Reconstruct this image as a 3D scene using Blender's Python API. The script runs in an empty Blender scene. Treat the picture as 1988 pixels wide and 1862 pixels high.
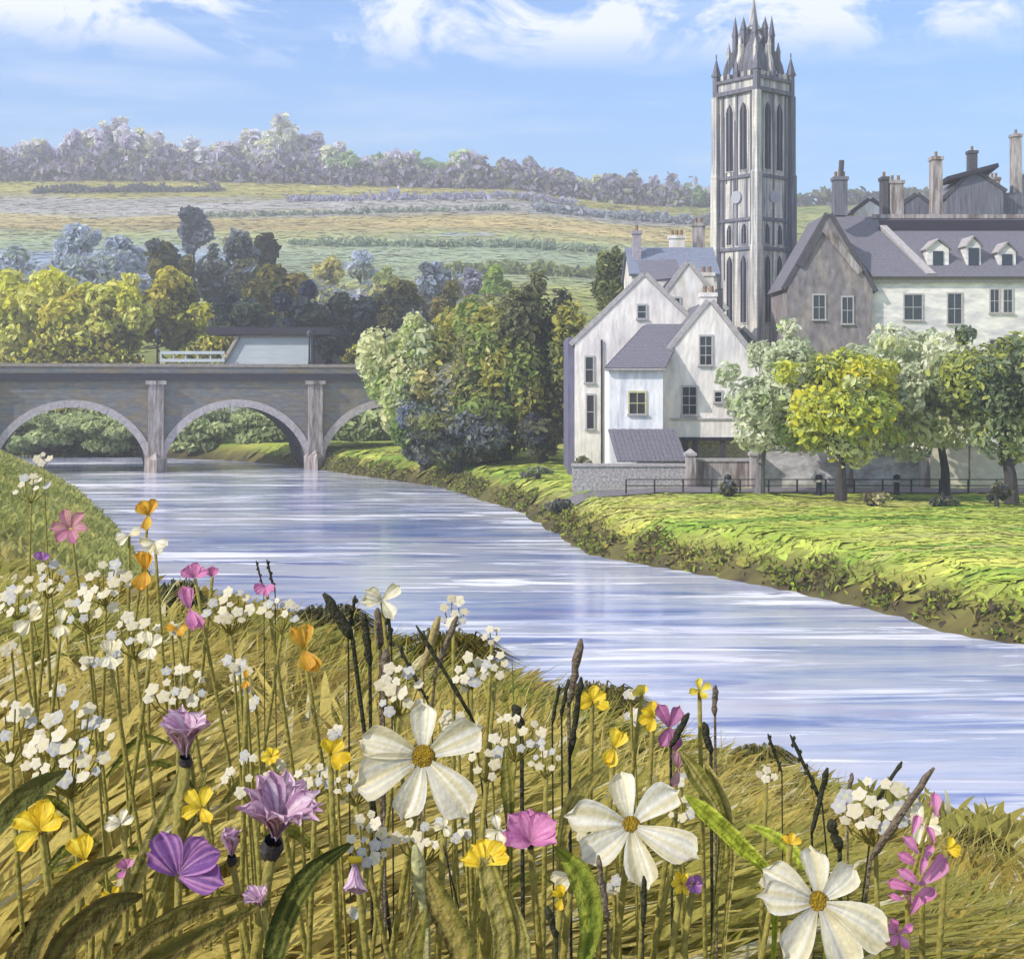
import bpy, math, random
import numpy as np
from mathutils import Vector, Matrix
random.seed(7); rng = np.random.default_rng(7)
C = bpy.context.scene.collection
R = math.radians
# ---------------------------------------------------------------- camera
EYE = 7.7; F = 2731.0; CX = 994.0; HY = 740.0
cam = bpy.data.cameras.new('camera'); camo = bpy.data.objects.new('camera', cam); C.objects.link(camo)
bpy.context.scene.camera = camo
camo.location = (0, 0, EYE); camo.rotation_euler = (R(90), 0, 0)
cam.sensor_width = 36; cam.lens = 36 * F / 1988; cam.shift_y = -(931 - HY) / 1988
cam.clip_start = .05; cam.clip_end = 6000
# ---------------------------------------------------------------- sky, sun, exposure
SUN = Vector((-.74, -.46, .62)).normalized()
w = bpy.data.worlds.new('World'); bpy.context.scene.world = w; w.use_nodes = True
nt = w.node_tree; nt.nodes.clear(); N = nt.nodes.new; L = nt.links.new
def node(t, **k):
    n = N(t)
    for a, b in k.items():
        if a.startswith('i_'):
            n.inputs[a[2:].replace('_', ' ')].default_value = b
        else: setattr(n, a, b)
    return n
sky = node('ShaderNodeTexSky', sky_type='NISHITA', sun_disc=False, sun_elevation=math.asin(SUN.z), sun_rotation=math.atan2(SUN.x, SUN.y), air_density=1.0, dust_density=.4, ozone_density=2.0, altitude=200)
tc = node('ShaderNodeTexCoord'); sep = node('ShaderNodeSeparateXYZ'); L(tc.outputs['Generated'], sep.inputs[0])
tint = node('ShaderNodeMix', data_type='RGBA', blend_type='MULTIPLY'); tint.inputs[0].default_value = 1
L(sky.outputs[0], tint.inputs['A'])
gr = node('ShaderNodeValToRGB'); L(sep.outputs['Z'], gr.inputs[0])
SKYT = [(0.0, (.84, 1.02, 1.2, 1)), (.11, (.62, .92, 1.2, 1)), (.23, (.48, .84, 1.22, 1)), (.6, (.7, .94, 1.2, 1))]
cr = gr.color_ramp; cr.elements[0].position = SKYT[0][0]; cr.elements[0].color = SKYT[0][1]; cr.elements[1].position = SKYT[1][0]; cr.elements[1].color = SKYT[1][1]
for p_, c_ in SKYT[2:]:
    e = cr.elements.new(p_); e.color = c_
L(gr.outputs[0], tint.inputs['B'])
mp = node('ShaderNodeMapping'); mp.inputs['Scale'].default_value = (3.6, 3.6, 7.5); L(tc.outputs['Generated'], mp.inputs[0])
mp.inputs['Location'].default_value = (.35, 0, 1.1)
n1 = node('ShaderNodeTexNoise', i_Scale=2.6, i_Detail=9.0, i_Roughness=.62, i_Distortion=.5); L(mp.outputs[0], n1.inputs['Vector'])
r1 = node('ShaderNodeMapRange'); r1.inputs['From Min'].default_value = .44; r1.inputs['From Max'].default_value = .54; L(n1.outputs[0], r1.inputs[0])
r2 = node('ShaderNodeMapRange'); r2.inputs['From Min'].default_value = .212; r2.inputs['From Max'].default_value = .242; L(sep.outputs['Z'], r2.inputs[0])
m1 = node('ShaderNodeMath', operation='MULTIPLY'); L(r1.outputs[0], m1.inputs[0]); L(r2.outputs[0], m1.inputs[1])
mp2 = node('ShaderNodeMapping'); mp2.inputs['Scale'].default_value = (2.2, 2.2, 16); mp2.inputs['Rotation'].default_value = (0, .12, 0); L(tc.outputs['Generated'], mp2.inputs[0])
n2 = node('ShaderNodeTexNoise', i_Scale=2.4, i_Detail=8.0, i_Roughness=.6); L(mp2.outputs[0], n2.inputs['Vector'])
r3 = node('ShaderNodeMapRange'); r3.inputs['From Min'].default_value = .48; r3.inputs['From Max'].default_value = .75; r3.inputs['To Max'].default_value = .42; L(n2.outputs[0], r3.inputs[0])
m2 = node('ShaderNodeMath', operation='MAXIMUM'); L(m1.outputs[0], m2.inputs[0]); L(r3.outputs[0], m2.inputs[1])
m3 = node('ShaderNodeMath', operation='MULTIPLY'); L(m2.outputs[0], m3.inputs[0]); m3.inputs[1].default_value = .85
cm = node('ShaderNodeMix', data_type='RGBA'); L(m3.outputs[0], cm.inputs[0]); L(tint.outputs['Result'], cm.inputs['A']); cm.inputs['B'].default_value = (6.6, 6.7, 7.0, 1)
bg = node('ShaderNodeBackground'); bg.inputs[1].default_value = .15; L(cm.outputs['Result'], bg.inputs[0])
ow = node('ShaderNodeOutputWorld'); L(bg.outputs[0], ow.inputs[0])
sl = bpy.data.lights.new('sun', 'SUN'); so = bpy.data.objects.new('sun', sl); C.objects.link(so)
sl.energy = 3.7; sl.angle = R(.6); sl.color = (1, .955, .88); so.rotation_euler = SUN.to_track_quat('Z', 'Y').to_euler()
vs = bpy.context.scene.view_settings; vs.view_transform = 'Standard'; vs.look = 'None'; vs.gamma = 1; vs.use_curve_mapping = False; vs.exposure = .48
bpy.context.scene.render.engine = 'CYCLES'
# ---------------------------------------------------------------- helpers
def lin(v): v /= 255.; return v / 12.92 if v < .04045 else ((v + .055) / 1.055) ** 2.4
def c(r, g, b, k=.80): return (lin(r) * k, lin(g) * k, lin(b) * k)
def P(px, py, D): return Vector(((px - CX) / F * D, D, EYE - (py - HY) / F * D))
MATS = {}
def mat(name, col=(.5, .5, .5), rough=.8, var=.18, scale=1.0, bump=.3, bscale=None, attr=False, transl=0, stretch=(1, 1, 1), metal=0, col2=None, brick=None, spec=.3, seed=0):
    if name in MATS: return MATS[name]
    m = bpy.data.materials.new(name); m.use_nodes = True; t = m.node_tree; t.nodes.clear(); NN = t.nodes.new; LL = t.links.new
    o = NN('ShaderNodeOutputMaterial'); b = NN('ShaderNodeBsdfPrincipled'); b.inputs['Roughness'].default_value = rough; b.inputs['Metallic'].default_value = metal
    b.inputs['Specular IOR Level'].default_value = spec
    tcn = NN('ShaderNodeTexCoord'); mpn = NN('ShaderNodeMapping'); mpn.inputs['Scale'].default_value = stretch; mpn.inputs['Location'].default_value = (seed, seed, 0); LL(tcn.outputs['Object'], mpn.inputs[0])
    nz = NN('ShaderNodeTexNoise'); nz.inputs['Scale'].default_value = scale; nz.inputs['Detail'].default_value = 6; nz.inputs['Roughness'].default_value = .6; LL(mpn.outputs[0], nz.inputs['Vector'])
    if attr:
        a = NN('ShaderNodeAttribute'); a.attribute_name = 'Col'; base = a.outputs['Color']
    else:
        rg = NN('ShaderNodeRGB'); rg.outputs[0].default_value = (*col, 1); base = rg.outputs[0]
    if col2:
        mr = NN('ShaderNodeMapRange'); mr.inputs['From Min'].default_value = .45; mr.inputs['From Max'].default_value = .62; LL(nz.outputs[0], mr.inputs[0])
        mx = NN('ShaderNodeMix'); mx.data_type = 'RGBA'; LL(mr.outputs[0], mx.inputs[0]); LL(base, mx.inputs['A']); mx.inputs['B'].default_value = (*col2, 1); base = mx.outputs['Result']
    nz2 = NN('ShaderNodeTexNoise'); nz2.inputs['Scale'].default_value = scale * 3.1; nz2.inputs['Detail'].default_value = 5; LL(mpn.outputs[0], nz2.inputs['Vector'])
    mr2 = NN('ShaderNodeMapRange'); mr2.inputs['From Min'].default_value = .3; mr2.inputs['From Max'].default_value = .7; mr2.inputs['To Min'].default_value = 1 - var; mr2.inputs['To Max'].default_value = 1 + var; LL(nz2.outputs[0], mr2.inputs[0])
    mm = NN('ShaderNodeVectorMath'); mm.operation = 'SCALE'; LL(base, mm.inputs[0]); LL(mr2.outputs[0], mm.inputs['Scale']); base = mm.outputs[0]
    h = nz2.outputs[0]
    if brick:
        bk = NN('ShaderNodeTexBrick'); bk.inputs['Scale'].default_value = 1; bk.inputs['Brick Width'].default_value = brick[0]; bk.inputs['Row Height'].default_value = brick[1]; bk.inputs['Mortar Size'].default_value = brick[2]
        bk.inputs['Color1'].default_value = (1, 1, 1, 1); bk.inputs['Color2'].default_value = (.8, .79, .78, 1); bk.inputs['Mortar'].default_value = (.66, .64, .6, 1)
        sx = NN('ShaderNodeSeparateXYZ'); LL(tcn.outputs['Object'], sx.inputs[0]); cx_ = NN('ShaderNodeCombineXYZ'); ad = NN('ShaderNodeMath'); LL(sx.outputs[0], ad.inputs[0]); LL(sx.outputs[1], ad.inputs[1]); LL(ad.outputs[0], cx_.inputs[0]); LL(sx.outputs[2], cx_.inputs[1]); LL(cx_.outputs[0], bk.inputs['Vector'])
        mb = NN('ShaderNodeMix'); mb.data_type = 'RGBA'; mb.blend_type = 'MULTIPLY'; mb.inputs[0].default_value = .4; LL(base, mb.inputs['A']); LL(bk.outputs[0], mb.inputs['B']); base = mb.outputs['Result']
    LL(base, b.inputs['Base Color'])
    if bump:
        bp = NN('ShaderNodeBump'); bp.inputs['Strength'].default_value = bump; bp.inputs['Distance'].default_value = .05
        if bscale:
            nz3 = NN('ShaderNodeTexNoise'); nz3.inputs['Scale'].default_value = bscale; nz3.inputs['Detail'].default_value = 4; LL(mpn.outputs[0], nz3.inputs['Vector']); h = nz3.outputs[0]
        LL(h, bp.inputs['Height']); LL(bp.outputs[0], b.inputs['Normal'])
    if transl:
        tr = NN('ShaderNodeBsdfTranslucent'); LL(base, tr.inputs[0]); ms = NN('ShaderNodeMixShader'); ms.inputs[0].default_value = transl; LL(b.outputs[0], ms.inputs[1]); LL(tr.outputs[0], ms.inputs[2]); LL(ms.outputs[0], o.inputs[0])
    else: LL(b.outputs[0], o.inputs[0])
    MATS[name] = m; return m

def tag(o, label=None, cat=None, group=None, kind=None):
    if label: o['label'] = label
    if cat: o['category'] = cat
    if group: o['group'] = group
    if kind: o['kind'] = kind
    return o
def thing(name, label, cat, loc=(0, 0, 0), rz=0, group=None):
    o = bpy.data.objects.new(name, None); C.objects.link(o); o.location = loc; o.rotation_euler = (0, 0, rz); o.empty_display_size = .3
    return tag(o, label, cat, group)
def link(name, me, parent=None, loc=(0, 0, 0), rot=(0, 0, 0), scale=None):
    o = bpy.data.objects.new(name, me); C.objects.link(o); o.parent = parent; o.location = loc; o.rotation_euler = rot
    if scale: o.scale = scale
    return o
def mesh_np(name, V, faces_flat, sizes, m, cols=None, smooth=False):
    me = bpy.data.meshes.new(name); V = np.asarray(V, np.float32); sizes = np.asarray(sizes, np.int32)
    me.vertices.add(len(V)); me.vertices.foreach_set('co', V.ravel())
    ff = np.asarray(faces_flat, np.int32).ravel(); me.loops.add(len(ff)); me.loops.foreach_set('vertex_index', ff)
    st = np.concatenate([[0], np.cumsum(sizes)[:-1]]).astype(np.int32); me.polygons.add(len(sizes)); me.polygons.foreach_set('loop_start', st)
    me.update(calc_edges=True)
    if cols is not None:      # per vertex colours
        ca = me.color_attributes.new('Col', 'FLOAT_COLOR', 'POINT'); cc = np.ones((len(V), 4), np.float32); cc[:, :3] = np.maximum(cols, 0); ca.data.foreach_set('color', cc.ravel())
    if smooth: me.polygons.foreach_set('use_smooth', np.ones(len(sizes), bool))
    me.materials.append(m); return me
class MB:
    def __init__(s): s.v = []; s.f = []
    def add(s, vs_, fs): k = len(s.v); s.v += [tuple(q) for q in vs_]; s.f += [tuple(k + i for i in f) for f in fs]; return s
    def box(s, x0, x1, y0, y1, z0, z1, M=None):
        q = [Vector(p) for p in ((x0, y0, z0), (x1, y0, z0), (x1, y1, z0), (x0, y1, z0), (x0, y0, z1), (x1, y0, z1), (x1, y1, z1), (x0, y1, z1))]
        if M: q = [M @ p for p in q]
        return s.add(q, [(0, 3, 2, 1), (4, 5, 6, 7), (0, 1, 5, 4), (1, 2, 6, 5), (2, 3, 7, 6), (3, 0, 4, 7)])
    def prism(s, poly, y0, y1):       # poly in xz, extruded along y
        n = len(poly); return s.add([(x, y0, z) for x, z in poly] + [(x, y1, z) for x, z in poly], [tuple(range(n)), tuple(range(2 * n - 1, n - 1, -1))] + [(i, i + n, (i + 1) % n + n, (i + 1) % n) for i in range(n)])
    def prismx(s, poly, x0, x1):      # poly in yz
        n = len(poly); return s.add([(x0, y, z) for y, z in poly] + [(x1, y, z) for y, z in poly], [tuple(range(n)), tuple(range(2 * n - 1, n - 1, -1))] + [(i, i + n, (i + 1) % n + n, (i + 1) % n) for i in range(n)])
    def slab(s, pts, t):
        p = [Vector(q) for q in pts]; nn = (p[1] - p[0]).cross(p[2] - p[0]).normalized(); k = len(p)
        if nn.z < 0: nn = -nn
        return s.add([q for q in p] + [q + nn * t for q in p], [tuple(range(k)), tuple(range(2 * k - 1, k - 1, -1))] + [(i, (i + 1) % k, (i + 1) % k + k, i + k) for i in range(k)])
    def tube(s, pts, rad, n=6, cap=True):
        pts = [Vector(p) for p in pts]; k0 = len(s.v); V = []
        for i, p in enumerate(pts):
            d = (pts[min(i + 1, len(pts) - 1)] - pts[max(i - 1, 0)]).normalized(); a = d.orthogonal().normalized()
            if abs(d.z) > .5: a = (Vector((1, 0, 0)) - d * d.x).normalized()
            b = d.cross(a); r = rad[i] if hasattr(rad, '__len__') else rad
            V += [p + (a * math.cos(2 * math.pi * j / n) + b * math.sin(2 * math.pi * j / n)) * r for j in range(n)]
        fs = [(i * n + j, i * n + (j + 1) % n, (i + 1) * n + (j + 1) % n, (i + 1) * n + j) for i in range(len(pts) - 1) for j in range(n)]
        if cap: fs += [tuple(range(n))[::-1], tuple((len(pts) - 1) * n + j for j in range(n))]
        return s.add(V, fs)
    def pyramid(s, x, y, r, z0, z1, n=4, a0=math.pi / 4):
        V = [(x + r * math.cos(a0 + 2 * math.pi * j / n), y + r * math.sin(a0 + 2 * math.pi * j / n), z0) for j in range(n)] + [(x, y, z1)]
        return s.add(V, [(j, (j + 1) % n, n) for j in range(n)] + [tuple(range(n))[::-1]])
    def lathe(s, prof, n=12, center=(0, 0, 0)):
        V = [(center[0] + r * math.cos(2 * math.pi * j / n), center[1] + r * math.sin(2 * math.pi * j / n), center[2] + z) for r, z in prof for j in range(n)]
        return s.add(V, [(i * n + j, i * n + (j + 1) % n, (i + 1) * n + (j + 1) % n, (i + 1) * n + j) for i in range(len(prof) - 1) for j in range(n)])
    def mesh(s, name, m, smooth=False):
        me = bpy.data.meshes.new(name); me.from_pydata(s.v, [], s.f); me.materials.append(m)
        if smooth: me.polygons.foreach_set('use_smooth', [True] * len(me.polygons))
        return me
    def build(s, name, m, parent=None, smooth=False): return link(name, s.mesh(name, m, smooth), parent)
def structure(o): o['kind'] = 'structure'; return o
def stuff(o): o['kind'] = 'stuff'; return o
# ---------------------------------------------------------------- terrain
NB = np.array([(-200, 150), (-110, 137), (-60, 126), (-37, 112), (-29, 95), (-20, 72), (-14, 55), (-8, 38), (-2, 27), (4, 21), (10, 17.5), (18, 14), (40, 8), (80, 0)], float)
NP_ = np.vstack([NB, [(80, -80), (-200, -80)]])
FB = np.array([(-200, 192), (-90, 166), (-50, 151), (-27, 136), (-20.5, 129), (-12.2, 114), (-5.4, 102.6), (.2, 84), (3.5, 62), (6.5, 57.6), (9.7, 52.6), (12.2, 47.3), (13.4, 43), (16, 39.5), (40, 30), (120, 10)], float)
FP_ = np.vstack([FB, [(900, 10), (900, 900), (-900, 900), (-900, 192)]])
def sd(P_, Ln):
    d = np.full(len(P_), 1e9)
    for a, b in zip(Ln[:-1], Ln[1:]):
        ab = b - a; t = np.clip(((P_ - a) @ ab) / (ab @ ab), 0, 1); q = a + t[:, None] * ab; d = np.minimum(d, np.hypot(*(P_ - q).T))
    return d
def inside(P_, poly):
    k = np.zeros(len(P_), bool); n = len(poly)
    for i in range(n):
        x1, y1 = poly[i]; x2, y2 = poly[(i + 1) % n]
        k ^= ((y1 > P_[:, 1]) != (y2 > P_[:, 1])) & (P_[:, 0] < (x2 - x1) * (P_[:, 1] - y1) / (y2 - y1 + 1e-12) + x1)
    return k
def znear(P_):
    d = sd(P_, NB); i = inside(P_, NP_)
    z = np.interp(d, [0, 1.5, 6, 9.5, 13, 21], [0, 1.0, 3.2, 4.95, 5.75, 6.5])
    z = z + np.interp(d, [4, 12], [0, 1]) * np.interp(P_[:, 0], [-2, 0, 1.5, 3], [.35, 0, -.5, -.8])
    z = z + np.interp(d, [1, 6], [0, 1]) * (.05 * np.sin(P_[:, 0] * 2.3 + 1) * np.cos(P_[:, 1] * 1.9) + .03 * np.sin(P_[:, 0] * 6 + P_[:, 1] * 5))
    return np.where(i, z, -.7 * d)
def zfar(P_):
    d = sd(P_, FB); i = inside(P_, FP_); x, y = P_[:, 0], P_[:, 1]
    d_e = np.maximum(0, d - .5 * vnoise(x, y, .8, 21) * (d < 6)); bank = np.interp(d_e, [0, .3, 2.2, 6], [0, .55, 1.55, 1.8]) + np.interp(d, [0, 3], [0, 1]) * .06 * np.sin(x * 1.1) * np.cos(y * .7)
    Rr = np.interp(x, [-400, -182, 0, 38, 74, 182, 400], [82, 79.5, 78.5, 73, 70.5, 69.5, 66])
    t = np.clip((y - 152) / 348, 0, 1); hill = (Rr - 1.8) * (t * .93 + .07 * t * t) + np.minimum(1, t * 6) * 1.3 * np.sin(x * .021 + 1.2) * np.sin(y * .035)
    hill -= np.clip((y - 505) / 150, 0, 1) ** 1.3 * 25
    hill = np.where(x > 60, hill * np.clip(1 - (300 - y) / 500, .5, 1), hill)
    return np.where(i, bank + hill * np.clip((y - 152) / 20, 0, 1), -.5 * d)
def zg(x, y, far=True):
    p = np.array([[x, y]], float); return float((zfar if far else znear)(p)[0])
def grid(xs, ys, zf, keep):
    X, Y = np.meshgrid(xs, ys); P_ = np.stack([X.ravel(), Y.ravel()], 1); Z = zf(P_); nx, ny = len(xs), len(ys)
    i = np.arange((nx - 1) * (ny - 1)); r = i // (nx - 1); q = i % (nx - 1); a = r * nx + q
    Fc = np.stack([a, a + 1, a + nx + 1, a + nx], 1); Fc = Fc[(Z[Fc] > keep).any(1)]
    return np.column_stack([P_, Z]), Fc
def lum(n, s=.2): return 1 + rng.uniform(-s, s, (n, 1))
def vnoise(x, y, s, seed=0):
    x = x * s + seed * 13.7; y = y * s + seed * 7.3; xi = np.floor(x).astype(int); yi = np.floor(y).astype(int); fx = x - xi; fy = y - yi
    def hsh(a, b): v = np.sin(a * 127.1 + b * 311.7 + seed * 17.0) * 43758.5453; return v - np.floor(v)
    fx = fx * fx * (3 - 2 * fx); fy = fy * fy * (3 - 2 * fy)
    return (hsh(xi, yi) * (1 - fx) + hsh(xi + 1, yi) * fx) * (1 - fy) + (hsh(xi, yi + 1) * (1 - fx) + hsh(xi + 1, yi + 1) * fx) * fy
# near meadow ground
xs = np.concatenate([np.arange(-200, -44, 4), np.arange(-44, -8, .7), np.arange(-8, 8, .14), np.arange(8, 30, .8), np.arange(30, 82, 4)])
ys = np.concatenate([np.arange(-60, -2, 4), np.arange(-2, 16, .14), np.arange(16, 60, .6), np.arange(60, 152, 1.2)])
V, Fc = grid(xs, ys, znear, -.6)
def mixc(a, b, t): return np.asarray(a)[None] * (1 - t[:, None]) + np.asarray(b)[None] * t[:, None]
t1 = np.clip(vnoise(V[:, 0] + V[:, 1] * .5, V[:, 1] - V[:, 0] * .8, 1.1, 1) * .6 + vnoise(V[:, 0] * 3 + V[:, 1], V[:, 1] * 1.2, 1.9, 2) * .5, 0, 1)
col = mixc(c(120, 100, 44), c(180, 160, 84), t1)
tf = np.clip((V[:, 1] - 26) / 25, 0, 1)[:, None] * .85; green = mixc(c(128, 140, 60), c(206, 204, 116), vnoise(V[:, 0], V[:, 1], .25, 3)); col = col * (1 - tf) + green * tf
M_ground = mat('meadow_earth', attr=True, rough=.95, var=.3, scale=3, bump=.6)
structure(link('meadow', mesh_np('meadow', V, Fc, np.full(len(Fc), 4), M_ground, col, True)))
# far side: lawn, bank and hill
xs = np.concatenate([np.arange(-420, -64, 4), np.arange(-64, 64, .8), np.arange(64, 420, 4)])
ys = np.concatenate([np.arange(10, 30, 2), np.arange(30, 150, .8), np.arange(150, 300, 2.5), np.arange(300, 520, 2.2), np.arange(520, 720, 10)])
V, Fc = grid(xs, ys, zfar, -.6)
x, y = V[:, 0], V[:, 1]; d = sd(V[:, :2], FB)
t1 = np.clip(vnoise(x * .35, y, .55, 4) * .7 + vnoise(x * .5, y * 2, .9, 5) * .4, 0, 1)
lawn = mixc(c(142, 172, 58), c(218, 216, 106), t1)
lg = np.clip((vnoise(x * .18, y, .8, 51) - .55) * 5, 0, 1)[:, None] * .7; lawn = lawn * (1 - lg) + np.array(c(104, 150, 52))[None] * lg; lg = np.clip((vnoise(x * .15, y, .6, 52) - .62) * 5, 0, 1)[:, None] * .7; lawn = lawn * (1 - lg) + np.array(c(196, 186, 110))[None] * lg; tb = np.clip(1 - (d - 1.0) / 1.6, 0, 1) * (y < 150); brown = mixc(c(62, 54, 42), c(158, 148, 74), np.clip(vnoise(x, y, 1.1, 6) * .6 + d * .25 - .15, 0, 1)); lawn = lawn * (1 - tb[:, None]) + brown * tb[:, None]
wob = (vnoise(x, y, .012, 7) - .5) * 30 + (vnoise(x, y, .05, 8) - .5) * 14 + (vnoise(x * .5, y, .16, 18) - .5) * 16; yy = y + wob
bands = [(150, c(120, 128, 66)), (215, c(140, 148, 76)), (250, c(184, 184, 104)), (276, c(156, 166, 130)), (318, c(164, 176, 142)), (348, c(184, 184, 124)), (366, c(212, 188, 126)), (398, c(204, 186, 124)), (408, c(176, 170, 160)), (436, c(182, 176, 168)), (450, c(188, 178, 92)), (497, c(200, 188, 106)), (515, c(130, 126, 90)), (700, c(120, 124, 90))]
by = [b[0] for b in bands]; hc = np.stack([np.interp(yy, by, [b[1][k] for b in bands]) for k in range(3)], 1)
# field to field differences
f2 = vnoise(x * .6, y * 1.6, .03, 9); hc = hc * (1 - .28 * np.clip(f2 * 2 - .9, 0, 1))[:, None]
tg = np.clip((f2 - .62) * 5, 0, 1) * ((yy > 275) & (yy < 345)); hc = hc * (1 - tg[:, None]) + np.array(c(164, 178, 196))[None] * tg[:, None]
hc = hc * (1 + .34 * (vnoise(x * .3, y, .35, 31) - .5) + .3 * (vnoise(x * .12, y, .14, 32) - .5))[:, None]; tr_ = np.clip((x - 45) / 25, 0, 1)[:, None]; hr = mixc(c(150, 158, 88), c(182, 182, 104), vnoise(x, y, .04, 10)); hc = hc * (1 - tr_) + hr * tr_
th = np.clip((y - 150) / 14, 0, 1)[:, None]; col = lawn * (1 - th) + hc * th
M_land = mat('turf', attr=True, rough=.95, var=.2, scale=.9, bump=.5, stretch=(.35, 1, 1))
TX, TY, TCOL = xs, ys, col
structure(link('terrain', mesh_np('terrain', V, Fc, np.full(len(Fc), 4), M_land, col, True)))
b = MB(); b.add([(-4000, -4000, -3), (4000, -4000, -3), (4000, 4000, -3), (-4000, 4000, -3)], [(0, 1, 2, 3)]); structure(b.build('ground', mat('plain_earth', c(120, 126, 80), scale=.02)))
# ---------------------------------------------------------------- river
def water_mat():
    m = bpy.data.materials.new('river_water'); m.use_nodes = True; t = m.node_tree; t.nodes.clear(); NN = t.nodes.new; LL = t.links.new
    o = NN('ShaderNodeOutputMaterial'); b = NN('ShaderNodeBsdfPrincipled'); g = NN('ShaderNodeNewGeometry')
    def nz(sc, stretch, det=6, dist=0, rot=0):
        mp = NN('ShaderNodeMapping'); mp.inputs['Scale'].default_value = stretch; mp.inputs['Rotation'].default_value = (0, 0, rot); LL(g.outputs['Position'], mp.inputs[0])
        n = NN('ShaderNodeTexNoise'); n.inputs['Scale'].default_value = sc; n.inputs['Detail'].default_value = det; n.inputs['Roughness'].default_value = .62; n.inputs['Distortion'].default_value = dist; LL(mp.outputs[0], n.inputs['Vector']); return n.outputs[0]
    def rng_(v, a, b_, lo=0, hi=1):
        r = NN('ShaderNodeMapRange'); r.inputs['From Min'].default_value = a; r.inputs['From Max'].default_value = b_; r.inputs['To Min'].default_value = lo; r.inputs['To Max'].default_value = hi; LL(v, r.inputs[0]); return r.outputs[0]
    def mix(f, a, b_):
        x_ = NN('ShaderNodeMix'); x_.data_type = 'RGBA'; LL(f, x_.inputs[0])
        for k, v in (('A', a), ('B', b_)):
            if isinstance(v, tuple): x_.inputs[k].default_value = (*v, 1)
            else: LL(v, x_.inputs[k])
        return x_.outputs['Result']
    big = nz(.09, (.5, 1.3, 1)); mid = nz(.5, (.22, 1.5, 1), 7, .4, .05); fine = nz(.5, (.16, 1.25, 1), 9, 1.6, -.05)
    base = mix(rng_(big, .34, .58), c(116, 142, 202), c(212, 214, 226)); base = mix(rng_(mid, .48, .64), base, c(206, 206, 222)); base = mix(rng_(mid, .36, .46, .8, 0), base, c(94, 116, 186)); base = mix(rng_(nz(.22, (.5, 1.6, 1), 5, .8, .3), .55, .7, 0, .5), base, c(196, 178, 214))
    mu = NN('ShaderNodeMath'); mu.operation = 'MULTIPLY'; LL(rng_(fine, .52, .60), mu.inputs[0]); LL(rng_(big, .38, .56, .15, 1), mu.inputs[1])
    white_streaks = mix(mu.outputs[0], base, c(240, 236, 240, .85)); LL(white_streaks, b.inputs['Base Color'])  # white streaks placed by noise over the water colour
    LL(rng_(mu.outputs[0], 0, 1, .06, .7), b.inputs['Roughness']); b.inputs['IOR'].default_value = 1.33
    ad = NN('ShaderNodeMath'); ad.operation = 'ADD'; LL(mid, ad.inputs[0]); mf = NN('ShaderNodeMath'); mf.operation = 'MULTIPLY'; LL(fine, mf.inputs[0]); mf.inputs[1].default_value = .45; LL(mf.outputs[0], ad.inputs[1])
    bp = NN('ShaderNodeBump'); bp.inputs['Strength'].default_value = .35; bp.inputs['Distance'].default_value = .08; LL(ad.outputs[0], bp.inputs['Height']); LL(bp.outputs[0], b.inputs['Normal'])
    LL(b.outputs[0], o.inputs[0]); return m
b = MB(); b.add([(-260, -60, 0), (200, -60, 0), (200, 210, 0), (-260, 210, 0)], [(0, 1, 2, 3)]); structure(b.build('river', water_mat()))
# ---------------------------------------------------------------- foliage
M_leaf = mat('leaves', attr=True, rough=.7, var=.14, scale=5, bump=.5, transl=.4, stretch=(1, 1, .4), spec=.15)
M_bark = mat('bark', c(74, 68, 66), rough=.9, var=.35, scale=3, bump=.8, stretch=(1, 1, .2))
M_palebark = mat('pale_bark', c(126, 118, 120), rough=.9, var=.35, scale=3, bump=.8, stretch=(1, 1, .2))
def dabs(cs, nrm, size, cols, elong=1.5, curl=.18):
    """leaf-shaped dabs: 6-sided, slightly folded"""
    n = len(cs); a = rng.normal(size=(n, 3)); nn = nrm + .75 * rng.normal(size=(n, 3)); nn /= np.linalg.norm(nn, axis=1, keepdims=True) + 1e-9
    u = a - (a * nn).sum(1, keepdims=True) * nn; u /= np.linalg.norm(u, axis=1, keepdims=True) + 1e-9; v = np.cross(nn, u); s = size.reshape(-1, 1)
    T = [(-1, 0, 0), (-.45, .55, curl), (.45, .5, curl), (1, 0, -.1), (.4, -.55, curl), (-.5, -.5, curl)]
    V = np.stack([cs + u * (p * s * elong * .5) + v * (q * s * .62) + nn * (r_ * s) for p, q, r_ in T], 1)
    idx = np.arange(n)[:, None] * 6; Fq = np.stack([idx + [0, 1, 2, 3], idx + [0, 3, 4, 5]], 1).reshape(-1)
    return V.reshape(-1, 3), Fq, np.full(2 * n, 4), np.repeat(cols, 6, 0)
def clumpset(rx, ry, rz, cz, n, shape=1.0):
    """clump centres that give a crown an uneven outline"""
    out = []
    for i in range(n):
        d_ = rng.normal(size=3); d_ /= np.linalg.norm(d_); r = rng.uniform(.35, 1) ** .6 * (.72 if i % 3 else .95)
        k = rng.uniform(.30, .48) if i % 3 else rng.uniform(.14, .26); out.append((d_[0] * rx * r, d_[1] * ry * r, cz + d_[2] * rz * r * shape, k * rx, k * ry, k * rz * rng.uniform(.7, 1.0)))
    return out
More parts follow.
